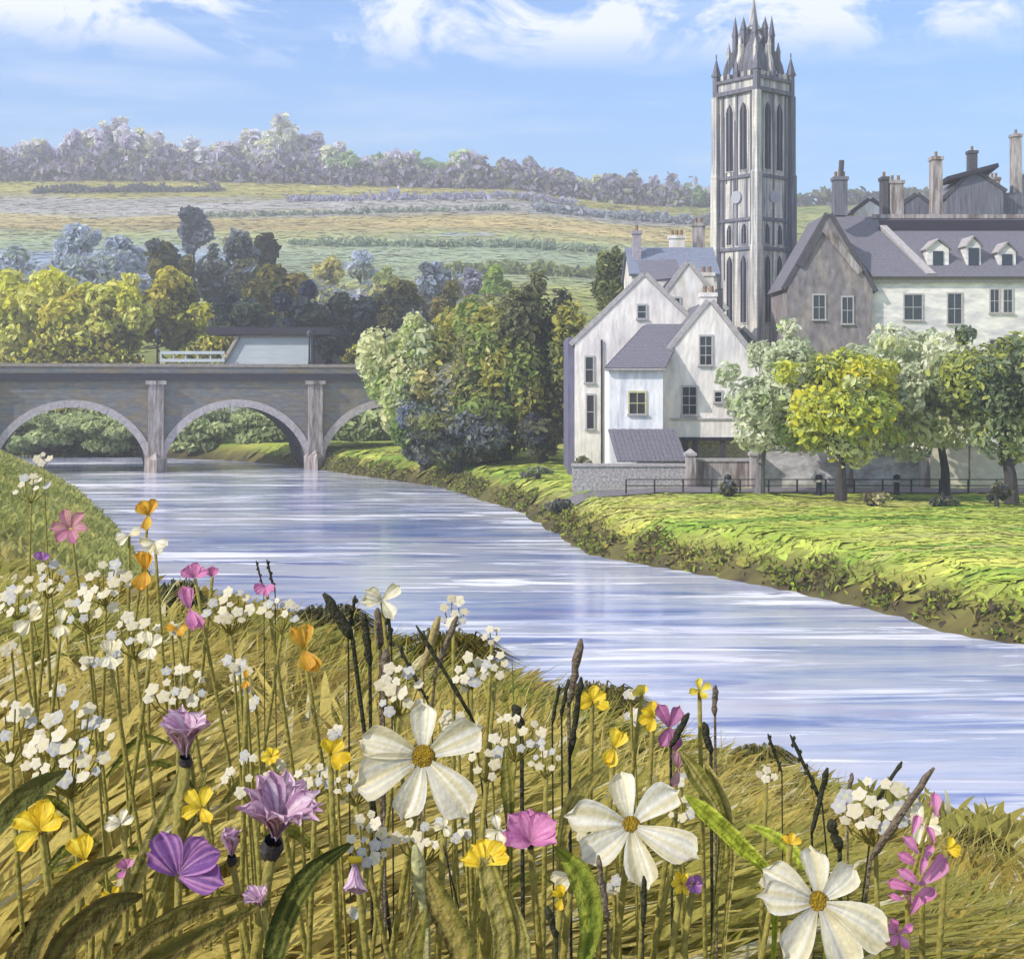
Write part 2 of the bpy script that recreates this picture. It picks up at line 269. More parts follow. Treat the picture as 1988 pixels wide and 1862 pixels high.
def crown_mesh(name, clumps, n, size, palette, weights=None, jitter=.18):
    pal = np.array(palette); tot = sum(k[3] * k[5] for k in clumps); CS = []; NR = []; CO = []
    for k in clumps:
        m = max(6, int(n * k[3] * k[5] / tot)); d_ = rng.normal(size=(m, 3)); d_ /= np.linalg.norm(d_, axis=1, keepdims=True); r = rng.uniform(.25, 1, (m, 1)) ** .45
        CS.append(np.array(k[:3]) + d_ * r * np.array(k[3:6])); NR.append(d_ * .95 + np.array([0, -.1, .45]))
        w_ = rng.choice(len(pal), p=weights); alt = rng.choice(len(pal), size=m, p=weights); mixm = (rng.random((m, 1)) < .3)
        CO.append((np.where(mixm, pal[alt], pal[w_]) * .85 + pal.mean(0)[None] * .15) * lum(m, jitter))
    cs = np.concatenate(CS); V, Fq, S, Cc = dabs(cs, np.concatenate(NR), size * (.55 + 1.25 * rng.random(len(cs)) ** 2.2), np.minimum(np.concatenate(CO) * 1.22, .82))
    return mesh_np(name, V, Fq, S, M_leaf, Cc)
def tree(label, px, ptop, pbot, pw, D, palette, n=2500, size=None, name='tree', trunk_px=None, base=None, group=None, weights=None, ncl=16, bark=None, cat='tree', lean=0, trw=None, sparse=1.0):
    s = D / F; X = (px - CX) * s; z0 = zg(X, D) if base is None else base; zt = EYE - (ptop - HY) * s; zb = max(EYE - (pbot - HY) * s, z0 + .05); rz = (zt - zb) / 2; rx = pw * s / 2
    root = thing(name, label, cat, (X, D, z0), 0, group); cz = (zt + zb) / 2 - z0
    ry = min(rx, rz * 1.6)
    cl = clumpset(rx, ry, rz, cz, ncl); size = size or max(.16, 9 * s)
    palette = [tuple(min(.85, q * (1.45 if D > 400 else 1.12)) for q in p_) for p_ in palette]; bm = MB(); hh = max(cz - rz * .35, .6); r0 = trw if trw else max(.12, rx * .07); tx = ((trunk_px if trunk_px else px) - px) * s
    pts = [(tx, 0, -.3), (tx + lean * .3, 0, hh * .35), (tx * .8 + lean, .1, hh * .7), (0, 0, hh + rz * .5)]
    bm.tube(pts, [r0 * 1.35, r0, r0 * .8, r0 * .4], 8)
    for k in cl[:7]: st = Vector(pts[2]).lerp(Vector(pts[3]), random.uniform(-.2, .6)); bm.tube([st, st.lerp(Vector(k[:3]), .5) + Vector((0, 0, -.1 * rz)), Vector(k[:3])], [r0 * .45, r0 * .28, r0 * .1], 5)
    bm.build('trunk', bark or M_bark, root)
    link('crown', crown_mesh('crown', cl, int(n * sparse), size, palette, weights), root)
    return root
LIL = [c(204, 196, 216), c(190, 180, 206), c(230, 222, 222), c(168, 156, 184), c(200, 200, 160)]; PALEY = [c(222, 220, 176), c(200, 200, 186), c(184, 180, 200)]; GRN = [c(160, 180, 130), c(190, 198, 168), c(196, 186, 208), c(134, 156, 112)]; DOLV = [c(78, 74, 44), c(104, 98, 54), c(60, 60, 46)]
SAGE = [c(214, 216, 182), c(188, 194, 158), c(228, 226, 196), c(158, 168, 132)]
YEL = [c(226, 220, 76), c(240, 230, 130), c(196, 194, 68), c(206, 192, 84)]; OLV = [c(96, 94, 46), c(130, 122, 58), c(70, 74, 46), c(150, 136, 70)]
SLATE = [c(116, 120, 124), c(102, 106, 96), c(138, 144, 154), c(116, 114, 72)]; NAVY = [c(60, 70, 74), c(70, 78, 60), c(52, 62, 92), c(92, 102, 76)]; BLUE = [c(182, 192, 212), c(168, 178, 194), c(200, 206, 216), c(176, 184, 160)]
DARK = [c(76, 78, 58), c(98, 98, 68), c(72, 76, 84), c(128, 128, 94), c(112, 118, 126)]
OLB = [c(182, 174, 82), c(138, 142, 76), c(212, 200, 134), c(116, 116, 76), c(146, 164, 84), c(150, 150, 140)]
WILL = [c(206, 212, 140), c(222, 218, 168), c(178, 194, 104), c(196, 200, 162), c(128, 166, 56)]
YGR = [c(200, 202, 80), c(224, 210, 60), c(156, 172, 84), c(214, 216, 160), c(120, 132, 84)]
def turf_dabs(name, xr, yr, n, size, lab, keep, gain):
    X = rng.uniform(*xr, n); Y = rng.uniform(*yr, n) if yr[1] < 160 else yr[0] + (yr[1] - yr[0]) * rng.random(n); Pq = np.stack([X, Y], 1); d_ = sd(Pq, FB); k_ = inside(Pq, FP_) & keep(X, Y, d_); Pq = Pq[k_]; Z = zfar(Pq) + .012 * size + .01; n = len(Pq)
    ix = np.searchsorted(TX, Pq[:, 0]).clip(0, len(TX) - 1); iy = np.searchsorted(TY, Pq[:, 1]).clip(0, len(TY) - 1); Cb = TCOL[iy * len(TX) + ix] * (1.06 + gain * rng.normal(size=(n, 1))) * (1 + .3 * gain * rng.normal(size=(n, 3)))
    e_ = max(.4, size * .5); gx = (zfar(Pq + [e_, 0]) - zfar(Pq - [e_, 0])) / (2 * e_); gy = (zfar(Pq + [0, e_]) - zfar(Pq - [0, e_])) / (2 * e_); nr = np.column_stack([-gx, -gy, np.ones(n)]) * 28; V, Fq, S, Cc = dabs(np.column_stack([Pq, Z]), nr, size * rng.uniform(.5, 1.4, n), np.clip(Cb, .01, .8), 2.2, .02); return tag(link(name, mesh_np(name, V, Fq, S, mat('turf_growth', attr=True, rough=.95, var=.12, scale=4, bump=.2, spec=.1), Cc)), lab, 'grass', None, 'stuff')
turf_dabs('lawn_turf', (-24, 46), (30, 80), 26000, .42, 'tufted yellow-green turf of the riverside lawn', lambda X, Y, d_: (d_ > .5) & (Y < 74.5), .13)
turf_dabs('lawn_turf', (-26, 30), (76, 135), 9000, .6, 'tufted turf under the riverside trees', lambda X, Y, d_: (d_ > .5) & (X < 4), .16)
turf_dabs('field_growth', (-210, 180), (200, 505), 26000, 2.3, 'uneven crop and meadow growth on the hillside fields', lambda X, Y, d_: abs(X) < Y * .46, .1)
# trees along the hill crest
hp = ([-60, 0, 40, 80, 150, 220, 280, 350, 420, 470, 520, 550, 580, 620, 660, 700, 760, 800, 830, 870, 910, 960, 1000, 1080, 1150, 1250, 1330, 1390], [80, 85, 70, 82, 90, 125, 112, 80, 95, 105, 130, 150, 132, 100, 70, 52, 75, 66, 44, 70, 72, 42, 34, 48, 46, 44, 42, 40])
ORD = 'first second third fourth fifth sixth seventh eighth ninth tenth eleventh twelfth thirteenth fourteenth fifteenth sixteenth seventeenth eighteenth nineteenth twentieth'.split()
def ordn(i):
    if i < 20: return ORD[i]
    t_ = 'twenty thirty forty fifty sixty'.split()[(i + 1) // 10 - 2]
    return (t_ + '-' + ORD[(i + 1) % 10 - 1]) if (i + 1) % 10 else {30: 'thirtieth', 40: 'fortieth', 50: 'fiftieth', 60: 'sixtieth'}[i + 1]
px = -14; k = 0
while px < 1400:
    D = 498 + rng.uniform(-9, 6); h = np.interp(px, *hp) * rng.uniform(.72, 1.08); wd = rng.uniform(48, 74) if px < 1000 else rng.uniform(40, 60)
    u = rng.random(); nm, pal = ('lilac-grey', LIL) if u < (.62 if px < 430 else .35) else (('pale yellowish', PALEY) if u < .78 and px < 760 else ('green', GRN))
    if 520 < px < 590: nm, pal = 'pale yellowish', PALEY
    gy = HY - (zg((px - CX) / F * D, D) - EYE) / D * F
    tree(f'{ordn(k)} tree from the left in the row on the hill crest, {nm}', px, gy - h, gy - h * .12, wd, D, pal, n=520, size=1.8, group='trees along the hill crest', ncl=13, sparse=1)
    px += rng.uniform(22, 36); k += 1
def dabstuff(name, pts, size, palette, label, cat, flat=0.3, kind='stuff', jitter=.2):
    pts = np.asarray(pts); n = len(pts); nr = rng.normal(size=(n, 3)); nr[:, 2] += flat; pal = np.array(palette)
    V, Fq, S, Cc = dabs(pts, nr, size * rng.uniform(.6, 1.3, n), pal[rng.integers(len(pal), size=n)] * lum(n, jitter)); o = link(name, mesh_np(name, V, Fq, S, M_leaf, Cc)); return tag(o, label, cat, None, kind)
def hedge_pts(x0, x1, y0, y1, h, n, thick=2):
    t = rng.random(n); X = x0 + (x1 - x0) * t + rng.normal(size=n) * thick * .5; Y = y0 + (y1 - y0) * t + rng.normal(size=n) * thick; z = zfar(np.stack([X, Y], 1)) + rng.random(n) * h * (.5 + vnoise(X, Y * 0, .3, 3)); return np.stack([X, Y, z], 1)
def wx(px, D): return (px - CX) / F * D
dabstuff('undergrowth', hedge_pts(-195, 60, 488, 492, 8, 9000, 5), 2.0, [c(176, 162, 190), c(196, 184, 206), c(140, 128, 152), c(176, 176, 144)], 'purple-grey undergrowth below the trees of the hill crest', 'undergrowth')
dabstuff('undergrowth', hedge_pts(60, 230, 496, 500, 4, 2600, 4), 1.8, [c(120, 118, 90), c(140, 138, 110), c(110, 110, 120)], 'low brownish scrub on the skyline right of the tower', 'undergrowth')
for (a, b_, D, h, n, pal, lab) in [(70, 430, 452, 2.2, 1500, [c(116, 112, 110), c(100, 98, 100)], 'dark hedge on the upper field at the left'), (560, 1120, 432, 2.6, 1400, [c(160, 156, 180), c(176, 172, 190)], 'pale lilac hedge across the upper fields'), (380, 1000, 392, 1.5, 700, [c(150, 156, 140), c(130, 140, 120)], 'thin hedge above the orange field'), (560, 1180, 330, 1.6, 1100, [c(150, 164, 136), c(136, 150, 120)], 'low hedge across the blue-green field'), (820, 1400, 286, 2.4, 1500, [c(134, 144, 84), c(160, 166, 104), c(120, 128, 84)], 'olive hedge at the lower edge of the fields'), (1040, 1420, 400, 3.2, 1500, [c(170, 170, 180), c(150, 156, 156)], 'lilac scrub line left of the tower')]:
    dabstuff('hedge', hedge_pts(wx(a, D), wx(b_, D + 6), D, D + 6, h * .75, int(n * .6), 1.6), 1.25, [tuple(min(.85, v * 1.35) for v in p_) for p_ in pal], lab, 'hedge', kind=None)
# trees on the slope
for (lab, px, a, b_, w_, D, pal, n) in [
    ('pale blue-grey tree on the slope at the far left', 30, 476, 560, 120, 262, BLUE, 1400), ('taller blue-grey tree with a pointed top on the left slope', 150, 428, 550, 100, 270, BLUE, 1500),
    ('blue-grey bush right of the pointed blue-grey tree', 232, 462, 556, 110, 258, BLUE + SLATE[:1], 1400), ('grey-violet tree standing behind the dark olive trees', 376, 396, 500, 72, 268, [c(120, 124, 140), c(96, 98, 108)], 1300),
    ('dark slate-grey tree above the middle of the bridge', 440, 432, 610, 140, 205, SLATE, 3200), ('dark grey-green tree left of the slate-grey tree', 336, 450, 640, 130, 200, SLATE[:2] + OLV[:2], 3200),
    ('dark olive tree at the right of the slate-grey tree', 520, 446, 600, 84, 215, SLATE[1:2] + DOLV, 2200),
    ('small pale yellow tree on the lower field behind the dark trees', 640, 500, 560, 60, 245, [c(206, 198, 120), c(180, 170, 96)], 900), ('blue-violet bush on the lower field left of centre', 700, 486, 552, 70, 250, BLUE, 900),
    ('second pale yellow bush on the lower field', 760, 520, 590, 80, 235, [c(190, 190, 110), c(160, 168, 96)], 1000), ('grey-blue tree above the willow', 845, 500, 600, 70, 228, SLATE[2:3] + BLUE[1:2] + SLATE[:1], 1200),
    ('pale lilac bush above the olive tree crown', 915, 520, 580, 44, 226, [c(180, 176, 190), c(160, 156, 170)], 700), ('lime green bush above the olive tree crown', 960, 520, 600, 60, 222, [c(150, 176, 60), c(170, 184, 90)], 900),
    ('tiny dark bush alone on the pale green field', 1258 - 0, 600, 625, 20, 240, DOLV, 150),
    ('olive green bush climbing beside the tall thin chimney', 1195, 468, 620, 100, 128, [c(130, 136, 80), c(160, 166, 110), c(100, 106, 66)], 2600)]:
    tree(lab, px, a, b_, w_, D, pal, n=n)
for (a_, b_, D, h, n, pal, lab) in [(-60, 270, 250, 6.5, 5200, BLUE + SLATE[2:3] + [c(176, 184, 190)], 'pale blue-grey thicket on the slope at the far left'), (590, 900, 236, 4.5, 5200, [c(206, 200, 130), c(150, 164, 190), c(190, 188, 120), c(140, 150, 130), c(196, 192, 196)], 'pale yellow and blue-grey thicket on the lower field'), (430, 1000, 205, 5, 7000, OLV + SLATE[:2] + [c(180, 176, 110)], 'mixed olive thicket between the dark trees and the willow')]:
    dabstuff('thicket', hedge_pts(wx(a_, D), wx(b_, D), D, D, h, n, 3), .95, [tuple(min(.8, v * 1.2) for v in p_) for p_ in pal], lab, 'thicket')
# dark band of trees behind the bridge and the yellow ones on its left
for (lab, px, a, b_, w_, D, pal, n) in [
    ('yellow-green tree behind the left end of the bridge', 22, 520, 712, 190, 168, YEL, 5200), ('bright yellow-green tree, second from the left behind the bridge', 128, 508, 712, 180, 165, YEL, 5200),
    ('yellow tree with olive patches, third from the left behind the bridge', 236, 518, 712, 170, 163, YEL[:3] + OLV[:1], 5200), ('olive-yellow tree left of the dark woodland behind the bridge', 345, 500, 712, 170, 166, YEL[2:] + OLV[:2], 5000),
    ('dark blue-black tree directly behind the pale flat-roofed building', 470, 560, 712, 130, 162, NAVY, 3800), ('dark green-black tree right of the pale flat-roofed building', 575, 548, 712, 140, 164, NAVY, 4000), ('blackish tree between bridge and willow', 672, 556, 712, 140, 166, NAVY, 3800),
    ('olive tree beneath the pale yellow bushes behind the bridge', 540, 500, 640, 130, 178, OLV, 3000), ('muted olive tree behind the willow', 770, 540, 720, 150, 170, OLV + SLATE[:1], 3600), ('grey-olive tree behind the brown crown', 880, 530, 720, 150, 168, OLV + SLATE[:1], 3600)]:
    tree(lab, px, a, b_, w_, D, pal, n=n)
dabstuff('scrub', np.column_stack([(lambda t_: -70 + 62 * t_)(tq := rng.random(22000)), 158 + rng.normal(size=22000) * 2.2, 2 + rng.random(22000) ** .8 * (11 - 3.0 * tq + 2 * np.sin(tq * 23))]), .55, [tuple(min(.8, v * 1.25) for v in p_) for p_ in YEL + OLV], 'yellow-olive scrub growing together behind the left half of the bridge', 'scrub')
# greenery seen through the arches
for (lab, px, a, b_, w_, D) in [('grey-green bush seen through the left arch of the bridge', 90, 792, 900, 230, 143), ('grey-green bush seen in the left half of the middle arch', 385, 786, 900, 200, 142), ('dim green bush seen in the right half of the middle arch', 530, 790, 900, 200, 141), ('grey-green bush seen through the right arch of the bridge', 715, 786, 900, 210, 141), ('dull green bush upstream beyond the left pier', 235, 792, 900, 200, 143)]:
    tree(lab, px, a, b_, w_, D, [c(176, 188, 134), c(196, 204, 150), c(146, 158, 114)], n=5200, name='bush', cat='bush', base=.4, ncl=18)
dabstuff('hedgerow', np.column_stack([(lambda t_: -62 + 52 * t_ + rng.normal(size=16000) * .8)(tq := rng.random(16000)), 147 - 3 * tq + rng.normal(size=16000) * 1.0, rng.random(16000) ** .8 * 5.2 * (.75 + .25 * np.sin(tq * 40))]), .42, [c(196, 206, 150), c(176, 190, 134), c(206, 212, 164), c(150, 162, 118)], 'grey-green hedgerow on the bank behind the bridge arches', 'hedgerow', kind=None)
# the big riverside trees
tree('pale green willow at the right end of the bridge', 790, 602, 905, 190, 112, WILL, n=9000, weights=[.27, .25, .18, .2, .1], ncl=26, trunk_px=800)
tree('olive-brown tree with a golden top right of the willow', 925, 545, 925, 230, 109, OLB, n=11000, ncl=30, trunk_px=880)
tree('dark tree against the purple-shaded side wall of the cottage', 1056, 508, 940, 190, 104, DARK[:4] + OLB[:2] + OLB[4:5], n=11000, ncl=30)
tree('low dark green bush under the golden-topped tree', 890, 770, 942, 240, 102.5, DARK + OLB[1:2] + OLB[4:], n=6500, ncl=20, name='bush', cat='bush')
tree('grey-blue leaved bush in front of the willow trunk', 822, 740, 900, 150, 107, [c(140, 146, 160), c(116, 124, 116), c(130, 156, 70), c(92, 98, 76)], n=4500, ncl=16, name='bush', cat='bush')
tree('deep dark bush at the foot of the dark tree', 1050, 800, 945, 130, 100, DARK, n=4200, ncl=14, name='bush', cat='bush')  # leaves in the plain dark palette
tree('olive and grey-violet tree filling the middle of the riverside clump', 985, 570, 940, 200, 106, OLB[:3] + OLB[4:5] + DARK[3:4], n=9000, ncl=26)
# trees on the green in front of the town
tree('pale sage tree nearest the gabled cottage', 1505, 612, 900, 250, 73, SAGE + [c(170, 192, 110)], n=9500, size=.24, trunk_px=1475, lean=.1, trw=.22, bark=M_palebark, ncl=24, weights=[.28, .24, .2, .14, .14])
tree('bright yellow-green tree, second of the row on the lawn', 1632, 652, 905, 270, 69, YGR, n=9500, size=.22, trw=.26, ncl=24)
tree('pale sage-yellow tree, third of the row on the lawn', 1792, 632, 895, 270, 72, SAGE + YGR[3:4], n=9500, size=.24, trunk_px=1835, trw=.22, ncl=24)
tree('grey-green tree leaning at the right edge of the lawn', 1948, 618, 908, 270, 68, [c(120, 132, 100), c(160, 170, 124), c(190, 192, 96), c(96, 108, 88)], n=9500, size=.22, trunk_px=1965, lean=-.3, trw=.3, ncl=24)
tree('grey-green tree behind the yellow-green one, left of the hotel', 1705, 632, 860, 180, 79, SAGE[1:] + GRN[:1], n=4500, size=.26, trw=.18)
for (lab, px, a, b_, w_, D, pal) in [('rounded cream-flowered bush at the foot of the yellow-green tree', 1700, 955, 1000, 60, 66, [c(214, 206, 160), c(96, 84, 90), c(150, 140, 80)]), ('dark low shrub at the foot of the third lawn tree', 1830, 965, 1008, 60, 66, DARK), ('dark low shrub left of the first lawn tree', 1415, 935, 972, 44, 72, DARK), ('small grey shrub on the lawn corner near the river', 1085, 962, 1010, 66, 74, SLATE[:2] + OLV[:2]), ('pale grey-cream shrub at the lawn end below the dark tree', 1045, 905, 960, 80, 88, [c(176, 172, 160), c(130, 128, 120), c(150, 160, 110)]), ('olive shrub against the rubble wall below the cottage', 1140, 880, 955, 70, 80.5, [c(160, 158, 110), c(190, 186, 160), c(120, 118, 90)]), ('blackish shrub at the wall foot near the leaning tree', 1935, 935, 1000, 60, 66, DARK)]:
    tree(lab, px, a, b_, w_, D, pal, n=1100, size=.16, name='shrub', cat='shrub', ncl=9)
# ---------------------------------------------------------------- bridge
M_bstone = mat('bridge_masonry', c(138, 138, 138), rough=.9, var=.22, scale=.9, bump=.5, col2=c(158, 142, 120), brick=(1.1, .42, .03), stretch=(.5, 1, 1.6))
M_ring = mat('arch_ring_stone', c(206, 194, 194), rough=.85, var=.2, scale=1.6, bump=.4)
M_pier = mat('pier_stone', c(190, 178, 174), rough=.85, var=.35, scale=1.1, bump=.5, col2=c(130, 114, 108), stretch=(2, 2, .3))
M_cope = mat('coping_stone', c(176, 162, 152), rough=.85, var=.2, scale=1.5, bump=.3)
M_band_shade = mat('string_course_shadow_stone', c(74, 72, 80), rough=.9, var=.2, scale=1.2)  # the string course's shadow is put into this dark stone colour
th_b = R(17); BO = Vector((wx(140, 117), 117, 0)); SP = 13.5
bridge = thing('stone_bridge', 'grey stone road bridge with pale arch rings crossing the river at the left', 'bridge', BO, th_b)
# local x along the bridge, y across it; left arch centre at x=0, piers at +-SP/2
half = 6.05; rise = 5.15; spr = .35; topz = 7.75; W = 8.6
def arch_z(u, h=half, r=rise): t_ = max(0, 1 - (u / h) ** 2); return spr + r * t_ ** .56
for i in (-2, -1, 0, 1, 2, 3):
    x0 = i * SP; n = 32; us = [-half + 2 * half * j / n for j in range(n + 1)]
    b = MB(); poly = [(x0 - SP / 2, -2), (x0 - SP / 2, topz), (x0 + SP / 2, topz), (x0 + SP / 2, -2), (x0 + half, -2)]
    az = [(x0 + u, arch_z(u)) for u in us]
    V_ = []; f_ = []
    for (yy_) in (0, W):
        for (xx, zz) in az: V_.append((xx, yy_, zz)); V_.append((xx, yy_, topz))
        V_ += [(x0 - SP / 2, yy_, -2), (x0 - SP / 2, yy_, topz), (x0 + SP / 2, yy_, -2), (x0 + SP / 2, yy_, topz), (x0 - half, yy_, -2), (x0 + half, yy_, -2)]
    m_ = 2 * (n + 1) + 6
    for s_ in (0, 1):
        o_ = s_ * m_
        for j in range(n):
            q = (o_ + 2 * j, o_ + 2 * j + 2, o_ + 2 * j + 3, o_ + 2 * j + 1); f_.append(q if not s_ else q[::-1])
        e_ = o_ + 2 * (n + 1); q = (e_, e_ + 4, o_, o_ + 1, e_ + 1); f_.append(q if not s_ else q[::-1]); q = (e_ + 5, e_ + 2, e_ + 3, o_ + 2 * n + 1, o_ + 2 * n); f_.append(q if not s_ else q[::-1])
    b.add(V_, f_); b.build('spandrel', M_bstone, bridge)
    b = MB(); V_ = []; 
    full = [(x0 - half, -2)] + az + [(x0 + half, -2)]
    for xx, zz in full: V_ += [(xx, .001, zz), (xx, W - .001, zz)]
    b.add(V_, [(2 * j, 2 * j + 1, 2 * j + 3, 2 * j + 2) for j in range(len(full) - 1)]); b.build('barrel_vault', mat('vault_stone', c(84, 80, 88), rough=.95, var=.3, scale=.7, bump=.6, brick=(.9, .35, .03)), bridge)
    for yy_ in (-.12,):   # pale arch ring, voussoirs proud
        b = MB(); nn_ = 34
        for j in range(nn_):
            u0 = -half + 2 * half * (1 - math.cos(math.pi * j / nn_)) / 2; u1 = -half + 2 * half * (1 - math.cos(math.pi * (j + 1) / nn_)) / 2
            t_ = .62; 
            def off(u): 
                e = 1e-3 * half; ua = max(-half, u - e); ub = min(half, u + e); tx, tz = ub - ua, arch_z(ub) - arch_z(ua); L_ = math.hypot(tx, tz); return (-tz / L_ * t_, tx / L_ * t_)
            o0, o1 = off(u0), off(u1); g = .012
            A = (x0 + u0 + g, arch_z(u0)); B_ = (x0 + u1 - g, arch_z(u1)); Cc_ = (x0 + u1 + o1[0], arch_z(u1) + o1[1]); Dd = (x0 + u0 + o0[0], arch_z(u0) + o0[1]); jj = random.uniform(-.015, .015)
            b.prism([A, B_, Cc_, Dd], yy_ + jj, .05)
        b.build('arch_ring', M_ring, bridge)
    b = MB(); xc = x0 + SP / 2   # pier with pilaster and cutwater
    b.box(xc - .62, xc + .62, -.42, 0, .9, topz - .35); b.box(xc - .85, xc + .85, -.6, 0, topz - .35, topz - .02); b.build('pilaster', M_pier, bridge)
    b = MB(); b.add([(xc - .95, 0.01, -2), (xc, -1.5, -2), (xc + .95, 0.01, -2), (xc - .95, 0.01, 1.2), (xc, -1.5, 1.0), (xc + .95, 0.01, 1.2), (xc, 0.01, 2.0)], [(0, 1, 4, 3), (1, 2, 5, 4), (3, 4, 6), (4, 5, 6)]); b.build('cutwater', M_pier, bridge)
XL, XR = -2.5 * SP, 3.5 * SP
b = MB(); b.box(XL, XR, -.28, .25, topz, topz + .38); b.box(XL, XR, -.16, .25, topz + .38, topz + .6); b.build('string_course', M_band_shade, bridge)
b = MB(); b.box(XL, XR, -.02, .38, topz + .6, topz + 1.15); b.build('parapet', M_bstone, bridge)
b = MB(); xx = XL
while xx < XR: b.box(xx + .01, min(xx + 1.49, XR), -.1, .46, topz + 1.15, topz + 1.42 + random.uniform(-.01, .01)); xx += 1.5
b.build('coping', M_cope, bridge)
b = MB(); b.box(XL, XR, W - .4, W, topz, topz + 1.3); b.build('far_parapet', M_bstone, bridge)
b = MB(); b.box(XL, XR, .25, W - .4, topz - .1, topz + .25); b.build('roadway', mat('asphalt', c(84, 84, 88), rough=.9, var=.15, scale=4), bridge)
# approach embankment at the right end (behind trees)
b = MB(); b.box(XR, XR + 60, 0, W, -2, topz + 1.1); b.build('approach_wall', M_bstone, bridge)
# lamp posts on the parapet
M_iron = mat('painted_iron', c(48, 46, 56), rough=.5, var=.1, scale=5, bump=.1)
def bp(xl, yl, z): return BO + Matrix.Rotation(th_b, 3, 'Z') @ Vector((xl, yl, z))
for (px_, lab) in ((306, 'dark lamp post on the parapet above the left pier'), (600, 'dark lamp post beside the pale flat-roofed building on the bridge')):
    xl = None; best = 9e9
    for q in np.arange(-20, 40, .1):
        w3 = bp(q, .18, 0); e = abs(CX + w3.x / w3.y * F - px_)
        if e < best: best = e; xl = q
    o = thing('lamp_post', lab, 'lamp post', bp(xl, .18, topz + 1.42), th_b, 'lamp posts on the bridge')
    b = MB(); b.tube([(0, 0, 0), (0, 0, .3), (0, 0, 2.3)], [.16, .1, .07], 8); b.build('post', M_iron, o)
    b = MB(); b.lathe([(.06, 2.3), (.2, 2.4), (.24, 2.8), (.05, 3.0), (0.01, 3.05)], 8); b.build('lantern', mat('lantern_glass', c(90, 90, 100), rough=.2), o, True)
# pale flat-roofed building and railing seen above the parapet
M_pale = mat('pale_render', c(206, 210, 214), rough=.8, var=.1, scale=.6, bump=.15, stretch=(.3, 1, 2)); M_darkroof = mat('dark_felt_roof', c(58, 54, 66), rough=.8, var=.2, scale=1)
D = 146; s = D / F; o = thing('riverside_building', 'low pale building with dark flat roof and slanting end wall above the parapet', 'building', (wx(520, D), D, 0), 0)
zz = lambda py: EYE - (py - HY) * s
b = MB(); b.prism([((437 - 520) * s, 1.7), ((437 - 520) * s, zz(705)), ((466 - 520) * s, zz(650)), ((604 - 520) * s, zz(650)), ((604 - 520) * s, 2)], 0, 6); b.build('wall', M_pale, o)
b = MB(); b.prism([((404 - 520) * s, zz(650) - .01), ((404 - 520) * s, zz(636)), ((642 - 520) * s, zz(636)), ((642 - 520) * s, zz(650) - .01)], -.8, 6.5); b.build('roof', M_darkroof, o)
b = MB(); b.prism([((610 - 520) * s, 2), ((610 - 520) * s, zz(652)), ((632 - 520) * s, zz(652)), ((655 - 520) * s, zz(708)), ((655 - 520) * s, 2)], .2, 5); b.build('porch', M_darkroof, o)
b = MB(); b.tube([((435 - 520) * s, -.25, zz(704)), ((464 - 520) * s, -.25, zz(653))], .22, 6); b.build('verge_board', M_cope, o)
b = MB(); b.prism([((466 - 520) * s, zz(652)), ((466 - 520) * s, zz(656)), ((604 - 520) * s, zz(656)), ((604 - 520) * s, zz(652))], -.12, 0); b.build('fascia', M_cope, o)
b = MB(); b.box((606 - 520) * s, (611 - 520) * s, -.9, -.6, 2, zz(640)); b.build('post', M_iron, o)
o = thing('railing', 'white painted railing left of the pale flat-roofed building', 'railing', (wx(375, 145), 145, 0)); s = 145 / F
for (pa, pb) in ((682, 688), (697, 703)):
    b = MB(); b.box((312 - 375) * s, (436 - 375) * s, -.06, .06, EYE - (pb - HY) * s, EYE - (pa - HY) * s); b.build('rail', M_pale, o)
for q in range(312, 440, 24):
    b = MB(); b.box((q - 375) * s - .07, (q - 375) * s + .07, .07, .2, 2, EYE - (682 - HY) * s); b.build('baluster', M_pale, o)
tree('dark twiggy bush at the right end of the pale flat-roofed building', 640, 648, 712, 56, 143, NAVY[:2] + [c(40, 36, 50)], n=900, name='bush', cat='bush', ncl=8)
# ---------------------------------------------------------------- buildings of the town
M_harl = mat('cream_harling', c(242, 232, 222, .95), rough=.9, var=.13, scale=.9, bump=.9, bscale=5, col2=c(222, 212, 208, .9), stretch=(1, 1, .35))
M_white = mat('white_limewash', c(244, 240, 240, .95), rough=.85, var=.1, scale=1.1, bump=.8, bscale=4, col2=c(222, 222, 230), stretch=(1, 1, .3))
M_harl2 = mat('pinkish_harling', c(238, 228, 222, .92), rough=.9, var=.16, scale=.8, bump=.4, bscale=7, col2=c(206, 196, 176), stretch=(1, 1, .35), seed=5)
M_slate = mat('roof_slate', c(128, 124, 134), rough=.6, var=.3, scale=2.2, bump=.5, brick=(.35, .24, .03), stretch=(3, 1, 1))
M_slateb = mat('blue_roof_slate', c(140, 146, 164), rough=.6, var=.35, scale=1.8, bump=.5, brick=(.4, .26, .03), stretch=(3, 1, 1))
M_skew = mat('skew_stone', c(188, 180, 178), rough=.9, var=.2, scale=2, bump=.3)
M_dskew = mat('dark_verge_stone', c(92, 88, 94), rough=.9, var=.25, scale=2, bump=.3)
M_frame = mat('window_frame_paint', c(196, 190, 186), rough=.6, var=.1, scale=3, bump=.1); M_glass = mat('window_glass', c(52, 54, 64), rough=.12, var=.3, scale=1.5, bump=.05, spec=.6); M_yframe = mat('yellowed_surround', c(214, 206, 160), rough=.8)
M_pot = mat('chimney_pot_clay', c(150, 120, 96), rough=.8)
